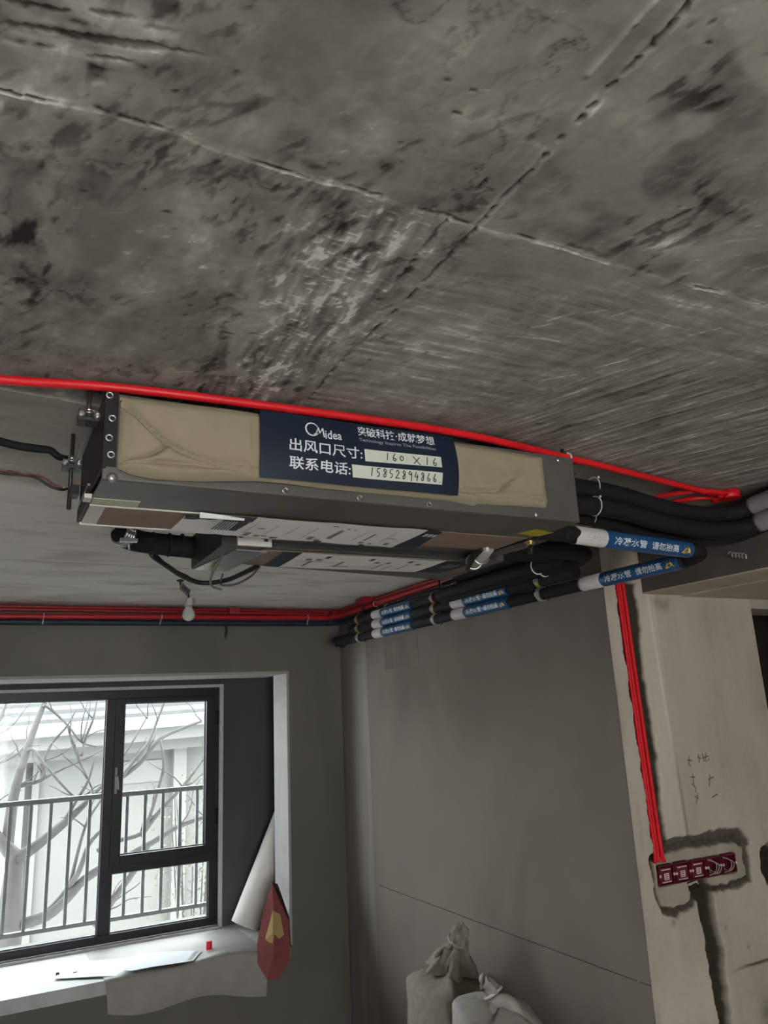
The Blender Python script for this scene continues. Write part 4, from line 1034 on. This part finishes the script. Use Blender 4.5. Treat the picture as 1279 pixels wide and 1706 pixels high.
# big refrigerant bundles
for k, (x, z, y1, nm) in enumerate(((2.87, .750, 2.965, 'inner lower'), (2.77, .750, 3.07, 'outer lower'), (2.87, .845, 2.965, 'inner upper'), (2.77, .845, 3.07, 'outer upper'))):
    P = thing('insulated_pipe', nm + ' thick black foam pipe bending from the wall to the unit', 'pipe', w(x, 3.6, z), 'thick black pipes')
    y0 = 4.55 - .12 * k
    MB().tube([w(x, y0, z), w(x, y0 - .5, z), w(x, y1 + .30, z), w(x - .02, y1 + .12, z), w(x - .10, y1 + .015, z), w(x - .28, y1, z), w(2.20, y1, z)], .0305, 14, True, True, 5).build('insulation', BLACKF, P)
    MB().ring(w(x, 3.42 - .06 * k, z), (0, 1, 0), .032, .003, 18, 6).build('cable_tie', TIE, P)
for k, (y, z, nm) in enumerate(((2.44, .925, 'upper front'), (2.60, .930, 'upper rear'), (2.42, .828, 'lower front'), (2.56, .825, 'lower rear'))):
    P = thing('refrigerant_pipe', nm + ' black pipe leaving the right end of air conditioner', 'pipe', w(2.5, y, z), 'refrigerant pipes')
    xe = 3.325 + .092 * (k % 2); zz = z - .012 * (k < 2)
    MB().tube([w(1.99, y, zz), w(2.45, y, zz - .006), w(2.75, y, zz - .045), w(2.98, y, zz - .062), w(xe - .20, y, zz - .060), w(xe - .06, y - .02, zz - .045), w(xe - .005, y - .09, zz - .03), w(xe, y - .25, zz - .01), w(xe, 1.9, zz), w(xe, 1.1, zz + .005)], .0300, 14, True, True, 5).build('insulation', BLACKF, P)
    xx = (2.375, 2.47, 2.352, 2.45)[k]
    MB().ring(w(xx, y, z), (1, 0, 0), .0315, .0022, 20, 6).build('cable_tie', TIE, P)
    MB().lathe(w(xx, y - .032, z + .032), (0, -1, .2), [(0, .004), (.008, .004)], 6).build('tie_head', TIE, P)
    if k in (0, 2):
        MB().tube([w(xe, y - .09, zz - .026), w(xe, y - .25, zz - .010), w(xe, 1.9, zz), w(xe, 1.3, zz + .003)], .0345, 16, True).build('sleeve', mat('grey_sleeve', (.26, .25, .25), .4, var=.15), P)
# condensate pipe with printed label, in front
cp = thing('condensate_pipe', 'black condensate pipe with white and bright blue printed label beside unit', 'pipe', w(2.45, 2.42, .67))
MB().tube([w(1.985, 2.40, .672), w(2.03, 2.41, .676), w(2.12, 2.42, .686), w(2.22, 2.42, .687), w(2.90, 2.42, .661), w(2.955, 2.42, .657), w(2.99, 2.435, .652), w(3.0, 2.47, .646), w(3.0, 2.515, .639)], [.014, .018, .024, .0265, .0255, .028, .029, .029, .027], 16).build('insulation', BLACKF, cp)
A, Q, B = w(2.205, 2.42, .6875), w(2.373, 2.42, .6815), w(2.905, 2.42, .661)
ax = (B - Q).normalized(); f = face_dir(ax, (A + B) / 2); side = ax.cross(f); side = side if side.z > 0 else -side
n = 24; b = MB()
def ragged(u, v):
    a = 2 * math.pi * v; u0 = .02 + .06 * math.sin(3 * a) * math.sin(a + 1) * (1 - u)
    return A + (Q - A) * (u0 * (1 - u) + u) + (f * math.cos(a) + side * math.sin(a)) * (.0292 + .0012 * math.sin(5 * a) * (1 - u))
sl = b.grid(ragged, 8, 40).build('sleeve', mat('white_label_paper', (.60, .58, .56), .55, var=.05), cp)
LB = (B - Q).length
bl = MB().tube([Q, Q + ax * .004, B - ax * .004, B], [.0285, .0295, .0285, .0275], 20, False).build('label_band', BLUE, cp); bl['label'] = 'bright blue printed label'
on = lambda u, v: Q + ax * (u * LB) + (f * math.cos((v - .5) * 1.2) + side * math.sin((v - .5) * 1.2)) * (.0299 - .001 * u)
for s_, u0, uw in (('冷凝水管', .07, .36), ('请勿抬高', .49, .32)):
    t = MB(); text_on(t, s_, lambda a, c: on(u0 + uw * a, .11 + .76 * c)); t.build('lettering', WHITEPR, bl)
t = MB()
for poly in ([(.845, .1), (.87, .4), (.875, .95), (.90, .6), (.905, .3), (.89, .1)], [(.90, .12), (.912, .6), (.925, .9), (.945, .5), (.965, .1), (.93, .22)]): t.add([on(*p) for p in poly], [tuple(range(len(poly)))])
t.build('emblem', AMBER, bl)
t = MB()
for k in range(5):
    for j in range(7):
        u = .30 + .09 * j; v = .36 + .055 * k
        c = [A + (Q - A) * (u + du) + (f * math.cos((v + dv - .5) * 2) + side * math.sin((v + dv - .5) * 2)) * .0306 for du, dv in ((0, 0), (.06, 0), (.06, .018), (0, .018))]
        if random.random() < .75: t.add(c, [(0, 1, 2, 3)])
t.build('small_lettering', GREYPR, sl)
tag(MB().ubox((2.72, 2.60, .755), (2.80, 2.66, .82)).build('paper_tag', CREAM), 'small cream tag tucked behind the condensate pipe', 'tag')
dv = thing('drain_coupling', 'cloudy clear hose coupling with wire clamps under the unit right end', 'hose coupling', w(1.93, 2.75, .63))
MB().tube([w(1.93, 2.66, .665), w(1.935, 2.72, .64), w(1.955, 2.80, .635), w(2.02, 2.92, .66)], .021, 14).build('clear_hose', CLEAR, dv)
for (c, a) in ((w(1.94, 2.73, .640), (.3, 1, -.1)), (w(1.975, 2.84, .641), (.5, 1, .2))): MB().ring(c, a, .0255, .0028, 22, 6).build('wire_clamp', ZINC, dv)
MB().tube([w(1.90, 2.66, .66), w(1.89, 2.72, .63), w(1.91, 2.80, .60), w(1.95, 2.86, .60)], .008, 8).build('black_strap', BLACKR, dv)
MB().ubox((1.905, 2.64, .645), (1.92, 2.67, .668)).build('white_clip', FOAMW, dv)
bt = thing('brass_tap', 'small brass and black valve fitting below the yellow stickers', 'valve', w(1.99, 2.42, .6))
MB().tube([w(1.995, 2.45, .66), w(1.995, 2.45, .635)], .010, 10, False).build('valve_body', BRASS, bt); MB().tube([w(1.995, 2.45, .635), w(1.995, 2.45, .600)], .008, 10, False).build('valve_stem', BLACKR, bt)
MB().lathe(w(1.995, 2.45, .645), (0, 0, 1), [(0, .017), (.008, .017)], 6).build('nut', BRASS, bt)
# coiled spare wire at the beam and its ceiling anchor
sp = MB(); pts = []
for i in range(60):
    a = i * .55; s_ = i / 59; pts.append(w(4.56 - .01 + .0 + .03 * math.cos(a) * .6, 0, 0) if False else w(3.462 - .010 * math.cos(a) - .006, 2.62 - .10 * s_, .708 - .030 * s_ + .013 * math.sin(a)))
tag(MB().tube(pts, .0022, 5, False).build('coiled_wire', WIRE), 'small coil of pale wire hanging on the dark beam side', 'wire')
an = thing('ceiling_anchor', 'rough anchor hole with a metal plug in ceiling right of unit', 'anchor', w(2.75, 2.62, .985))
MB().lathe(w(2.75, 2.62, .99), (0, 0, 1), [(0, .012), (.003, .02), (.012, .02)], 9).build('plug', STEELD, an)
MB().tube([w(2.74, 2.66, .985), w(2.78, 2.70, .98)], .004, 6).build('wire_end', ZINC, an)

# ================================================================== BULB
bu = thing('light_bulb', 'bare frosted bulb hanging from the ceiling on a coiled wire', 'bulb', w(1.32, 5.6, .68))
MB().lathe(w(1.255, 5.6, .998), (0, 0, -1), [(0, .02), (.006, .02), (.012, .008)], 12).build('ceiling_plug', STEELD, bu)
pts = [w(1.255, 5.6, .99), w(1.262, 5.6, .965)]
b = MB().tube([w(1.255, 5.6, .992), w(1.258, 5.6, .955)], .004, 6, False)
cp_ = []
for i in range(110):
    a = i * .42; s_ = i / 109
    ctr = Vector(w(1.262 + .062 * s_, 5.6, .955 - .055 * s_)); cp_.append(ctr + Vector((.2 * math.cos(a), math.sin(a), .9 * math.cos(a))) * .021)
b.tube(cp_, .0017, 5, False)
b.tube([cp_[-1], w(1.325, 5.6, .885), w(1.321, 5.6, .862)], .0028, 5); b.tube([cp_[-1], w(1.315, 5.6, .88), w(1.323, 5.6, .862)], .0028, 5)
b.build('coiled_cord', BLACKR, bu)
MB().lathe(w(1.322, 5.6, .866), (0, 0, -1), [(0, .010), (.004, .022), (.035, .024), (.042, .022)], 18).build('lamp_holder', mat('white_lamp_holder', (.5, .5, .49), .4), bu)
MB().lathe(w(1.322, 5.6, .812), (0, 0, -1), [(0, .020), (.004, .022), (.008, .02)], 18).build('cap_ring', ZINC, bu)
MB().lathe(w(1.322, 5.6, .803), (0, 0, -1), [(0, .018), (.012, .021), (.028, .030), (.045, .0345), (.060, .032), (.074, .020), (.080, .004)], 22).build('globe', mat('frosted_globe', (.50, .51, .49), .25, var=.03), bu)

# ================================================================== SWITCH BOXES
ORD = ['leftmost', 'second', 'third', 'fourth', 'rightmost']
for k in range(5):
    x0 = 3.322 + .1243 * k; x1 = x0 + .113; z1 = -.888 - .001 * k; z0 = z1 - .100
    full = k < 3
    B_ = thing('switch_box', (ORD[k] + ' maroon switch box in the row, with pale printed cover') if full else (ORD[k] + ' maroon switch box in the row, open with loose wires'), 'switch box', w((x0 + x1) / 2, YR, z0), 'recessed switch boxes')
    b = MB(); t_ = .006; ya, yb = YR - .001, YR + .055
    b.ubox((x0, ya, z0), (x0 + t_, yb, z1)); b.ubox((x1 - t_, ya, z0), (x1, yb, z1)); b.ubox((x0 + t_, ya, z0), (x1 - t_, yb, z0 + t_)); b.ubox((x0 + t_, ya, z1 - t_), (x1 - t_, yb, z1)); b.ubox((x0 + t_, yb - .004, z0 + t_), (x1 - t_, yb, z1 - t_))
    b.build('shell', PURPLE, B_)
    for sx in (x0 + .004, x1 - .004):
        MB().lathe(w(sx, YR - .001, (z0 + z1) / 2), (0, -1, 0), [(0, .006), (.003, .005)], 8).build('screw_lug', PINKW, B_)
    if full:
        c = MB().ubox((x0 + .014, YR + .006, z0 + .010), (x1 - .014, YR + .016, z1 - .012)).build('cover', PURPLE, B_); soft(c, .003)
        b = MB(); b.ubox((x0 + .040, YR + .0035, z0 + .026), (x1 - .038, YR + .0058, z0 + .058)); b.ubox((x0 + .022, YR + .0035, z1 - .026), (x1 - .022, YR + .0058, z1 - .020))
        for q in range(6): b.ubox((x0 + .022 + .012 * q, YR + .0035, z0 + .012), (x0 + .030 + .012 * q, YR + .0058, z0 + .019))
        b.build('cover_print', PINKW, c)
        b = MB()
        for q in range(2):
            for j in range(3): b.ubox((x0 + .046 + .012 * q, YR + .002, z0 + .031 + .009 * j), (x0 + .053 + .012 * q, YR + .0034, z0 + .035 + .009 * j))
        b.build('cover_marks', PURPLE, c)
    else:
        for q in range(3 if k == 3 else 2):
            xa = x0 + .02 + .02 * q
            MB().tube([w(xa, YR + .04, z1 - .015), w(xa + .04, YR - .004, z1 - .03 - .01 * q), w(xa + .035, YR - .008, z0 + .03), w(xa - .01 + .01 * q, YR - .002, z0 + .012), w(xa - .012, YR + .03, z0 + .03)], .0022, 6).build('wire', WIRE, B_)
# ================================================================== SACKS
def sack(name, label, cx, cy, ang, wd, dp, ztop, mt, neck, seed, group, sl=0, prof=(.060, .040, .032, .050, .062, .050, .022)):
    base = w(cx, cy, 0); base.z = 0
    t = thing(name, label, 'sack', base, group)
    H = CZ + ztop * S; rs = np.random.RandomState(seed); ph = rs.rand(8) * 6
    ca, sa = math.cos(ang), math.sin(ang)
    def pt(a, h):
        # h 0..1 over the body; rounded box that closes into the neck
        hh = max(0, (h - .78) / .22)
        k = 1 - .86 * hh ** 1.15
        k *= .94 + .06 * math.sin(min(h, .8) / .8 * math.pi)
        if h < .04: k *= .9
        c, s_ = math.cos(a), math.sin(a); e = .48
        x = wd / 2 * math.copysign(abs(c) ** e, c) * k; y = dp / 2 * math.copysign(abs(s_) ** e, s_) * (k * .85 + .15 * (1 if h < .85 else .6))
        crease = .010 * math.sin(3 * a + ph[0] + 5 * h) + .008 * math.sin(7 * a + ph[1] - 9 * h) * (1 + 2.5 * max(0, h - .7)) + .006 * math.sin(11 * a + 14 * h + ph[2])
        x *= 1 + crease * 2.2; y *= 1 + crease * 2.2
        z = H * (h / .78 * .93 if h < .78 else .93 + .07 * math.sin(hh * math.pi / 2)) + H * .035 * math.sin(a + sl) * (h > .3) * min(1, (h - .3) * 2.5) * (1 - hh) + .012 * math.sin(4 * a + ph[4]) * h
        return Vector((base.x + x * ca - y * sa, base.y + x * sa + y * ca, z + .002))
    b = MB().grid(lambda u, v: pt(2 * math.pi * u, v), 64, 44); b.build('body', mt, t)
    nk = Vector((base.x, base.y, H * .995))
    tp = [nk + Vector(p) for p in neck]
    b = MB(); vs = []
    pp = [nk + (tp[-1] - nk) * (i / 6) + (Vector(neck[0]) * math.sin(math.pi * i / 6) * .4) for i in range(7)]
    n = 22
    for i, p in enumerate(pp):
        for k in range(n):
            a = 2 * math.pi * k / n; rr = prof[i] * (1 + .35 * math.sin(5 * a + i * .7 + ph[5]) + .12 * math.sin(9 * a + i))
            vs.append(p + Vector((math.cos(a) * rr * ca - .55 * math.sin(a) * rr * sa, math.cos(a) * rr * sa + .55 * math.sin(a) * rr * ca, .02 * math.sin(3 * a + i) * (i / 6))))
    b.add(vs, [(i * n + k, i * n + (k + 1) % n, (i + 1) * n + (k + 1) % n, (i + 1) * n + k) for i in range(6) for k in range(n)] + [tuple(6 * n + k for k in range(n))], True)
    nb_ = b.build('gathered_neck', mt, t)
    MB().ring(pp[3] if prof[0] > .1 else pp[2], (pp[3] - pp[1]), prof[3] + .004 if prof[0] > .1 else .038, .006, 20, 8).build('tie_string', WIRE if mt is SACK else FOAMW, nb_)
    return t, nk, (ca, sa), H
tA, nkA, _, HA = sack('sack', 'brownish woven sack with tall twisted neck leaning by right wall', 2.86, 4.76, math.radians(90), .50, .30, -1.67, SACK, [(.02, -.05, .10), (.03, -.10, .21)], 4, 'woven sacks', -1.2, (.15, .115, .070, .045, .052, .045, .016))
b = MB().ring(nkA + Vector((-.02, -.02, .05)), (.9, .5, .2), .055, .010, 24, 8); b.build('loop', SACK, tA)
b = MB().grid(lambda u, v: nkA + Vector((.0 + .05 * math.sin(3 * v), .22 - .30 * u, -.07 + .20 * u * u * (1 - .0 * v) - .16 * v * (1 - .55 * u) + .012 * math.sin(7 * u + 5 * v))) + Vector((-.06 - .03 * math.sin(math.pi * v), 0, 0)), 18, 10); b.build('folded_flap', SACK, tA)
tB, nkB, _, HB = sack('sack', 'paler woven sack with printed front and short knotted neck', 2.66, 3.90, math.radians(68), .56, .36, -1.585, SACKW, [(-.02, .015, .035), (-.03, .04, .085)], 9, 'woven sacks')
b = MB(); b.tube([nkB + Vector((-.02, .03, -.01)), nkB + Vector((-.02, -.06, .035)), nkB + Vector((0, -.095, .015)), nkB + Vector((.01, -.125, -.02))], [.03, .027, .024, .016], 10); b.tube([nkB + Vector((-.03, .02, 0)), nkB + Vector((-.06, -.03, -.01)), nkB + Vector((-.08, -.06, -.05))], [.026, .024, .012], 10)
b.build('knot', SACKW, tB)
b = MB(); c = Vector((nkB.x - .175, nkB.y - .06, HB - .20)); nn = Vector((-.93, -.37, 0)); tt = Vector((.37, -.93, 0))
P_ = [c + nn * .022 + tt * .10 * math.cos(a) + Vector((0, 0, .07 * math.sin(a))) for a in np.linspace(0, 2 * math.pi, 28)]
b.ribbon(P_, nn, .014); b.ribbon([c + nn * .022 + Vector((0, 0, .07)), c + nn * .02 + Vector((0, 0, .11))], nn, .006); b.build('printed_mark', GREYPR, tB)

# ================================================================== ON THE SILL
ZS = SILL
f = thing('protective_sheet', 'grey white protective sheet draped over the sill front edge', 'sheet', w(1.7, 7.2, ZS))
def filmfn(u, v):
    x = 1.04 + 1.32 * u + (.06 * (1 - u)) * (v - .5)
    yb_ = 7.92 - .10 * u
    top = .62
    if v < top:
        k = v / top; y = yb_ + (6.965 - yb_) * k; z = ZS + .004 + .010 * abs(math.sin(6 * u + 4 * k)) * k + (.030 * math.exp(-((u - .75) / .15) ** 2) * k * k)
    else:
        k = (v - top) / (1 - top); y = 6.965 - .03 * math.sin(math.pi * k) - .05 * k * (math.sin(5 * u + 1) + 1) * .5; z = ZS + .006 - (.22 + .10 * u + .03 * math.sin(8 * u)) * k + (.03 * math.exp(-((u - .75) / .15) ** 2)) * (1 - k)
    return w(x, y, z)
MB().grid(filmfn, 46, 40).build('sheet', FILM, f)
def flat_sheet(name, label, q, z0, curl):
    return tag(MB().grid(lambda u, v: w(*q(u, v), z0 + curl(u, v)), 24, 12).build(name, SHEET), label, 'paper', 'paper sheets on the sill')
flat_sheet('paper_sheet', 'left blank white paper sheet lying on the window sill', quad((.70, 7.26), (1.19, 7.00), (1.36, 7.46), (.84, 7.64)), ZS + .006, lambda u, v: .004 + .004 * math.sin(3 * u) * (1 - v) + .006 * max(0, .2 - u) * 5 * (1 - v))
p2 = flat_sheet('paper_sheet', 'right printed paper sheet with a curled corner on the sill', quad((1.18, 7.02), (1.74, 6.885 + .10), (1.88, 7.23), (1.36, 7.48)), ZS + .022, lambda u, v: .006 + .022 * math.exp(-(u / .08) ** 2 - (v / .25) ** 2) + .004 * math.sin(4 * u))
b = MB(); qq = quad((1.18, 7.02), (1.74, 6.985), (1.88, 7.23), (1.36, 7.48))
for k in range(6): b.add([w(*qq(u, v), ZS + .022 + .0075 + .004 * math.sin(4 * u)) for u, v in ((.90 + .012 * k, .1), (.905 + .012 * k, .1), (.905 + .012 * k, .95), (.90 + .012 * k, .95))], [(0, 1, 2, 3)])
b.build('printed_lines', GREYPR, p2)
cp2 = thing('red_cap', 'small bright red cap standing on the window sill', 'cap', w(1.945, 7.25, ZS + .012))  # a small red cap, not a conduit piece
MB().lathe(w(1.945, 7.25, ZS + .012), (0, 0, 1), [(0, .018), (.003, .020), (.045, .019), (.048, .017)], 18).build('body', CAPR, cp2)
MB().lathe(w(1.945, 7.25, ZS + .0125 + .066), (0, 0, 1), [(0, .0175), (.003, .0165)], 18).build('rim', CAPR, cp2)
rl = thing('film_roll', 'off white roll of film leaning in the window bay corner', 'roll', w(2.42, 7.72, ZS))
A, B = w(2.40, 7.70, ZS + .045), w(2.91, 7.70, -.84)
d = (B - A).normalized()
MB().tube([A, B], .096, 28, False).build('roll', ROLLM, rl)
MB().tube([A - d * .004, A + d * .02], .04, 18, False).build('core', mat('brown_core', (.2, .16, .11), .8), rl)
# loose outer turn of the roll
e1 = d.cross(Vector((0, 1, 0))).normalized(); e2 = d.cross(e1)
MB().grid(lambda u, v: A + (B - A) * (.01 + .98 * u) + (e1 * math.cos(2.2 + 2.4 * v) + e2 * math.sin(2.2 + 2.4 * v)) * (.098 + .022 * v * v), 16, 12).build('loose_turn', ROLLM, rl)
bgp = thing('plastic_bag', 'folded red bag with yellow print leaning at the right jamb', 'bag', w(2.45, 6.95, -2.12))
ap = w(2.455, 7.05, -1.455); FR = [(2.365, 7.03, -1.66), (2.285, 6.965, -1.90), (2.275, 6.92, -2.04), (2.345, 6.89, -2.165), (2.45, 6.91, -2.19), (2.565, 6.92, -2.06), (2.59, 6.99, -1.78)]
ring_ = [ap] + [w(*p) for p in FR]; c1, c2 = w(2.42, 6.90, -1.82), w(2.40, 6.86, -1.98)
vs = ring_ + [c1, c2] + [p + Vector((.008, .016, 0)) for p in ring_]
n = len(ring_); F = [(0, 1, n), (1, 2, n), (2, n + 1, n), (2, 3, n + 1), (3, 4, n + 1), (4, 5, n + 1), (5, 6, n + 1), (6, n, n + 1), (6, 7, n), (7, 0, n)]
F += [(i, (i + 1) % n, n + 2 + (i + 1) % n, n + 2 + i) for i in range(n)] + [tuple(n + 2 + i for i in range(n))[::-1]]
MB().add(vs, F).build('bag_skin', BAGR, bgp)
yo = Vector((-.002, -.006, 0))
MB().add([p + yo for p in (w(2.43, 6.965, -1.66), c1 + Vector((-.012, 0, 0)), w(2.345, 6.945, -1.875), w(2.40, 6.895, -1.90), w(2.52, 6.935, -1.86), w(2.50, 6.97, -1.70))], [(0, 1, 2), (1, 3, 2), (1, 4, 3), (0, 4, 1), (0, 5, 4)]).build('yellow_print', BAGY, bgp)
MB().add([w(2.458, 7.06, -1.45), w(2.49, 7.0, -1.46), w(2.59, 6.99, -1.74), w(2.592, 6.96, -1.98), w(2.56, 7.05, -1.9), w(2.54, 7.05, -1.70)], [(0, 1, 2, 5), (5, 2, 3, 4)]).build('dark_back_flap', mat('dark_bag_inside', (.03, .02, .02), .7), bgp)
for k, (x, y) in enumerate(((.74, 7.36), (.87, 7.33), (.98, 7.19))):
    b = MB(); c = w(x, y, ZS + .001)
    pts = [c + Vector((random.uniform(.006, .016) * math.cos(a), random.uniform(.006, .016) * math.sin(a), 0)) for a in np.linspace(0, 5.2, 6)]
    b.prism(pts, (0, 0, (.018, .010, .006)[k])); tag(b.build('cement_crumb', mat('dark_crumb', (.05, .03, .025), .9)), ('leftmost', 'middle', 'smallest right')[k] + ' of three dark crumbs on the sill left of the papers', 'crumb', 'crumbs on the sill')
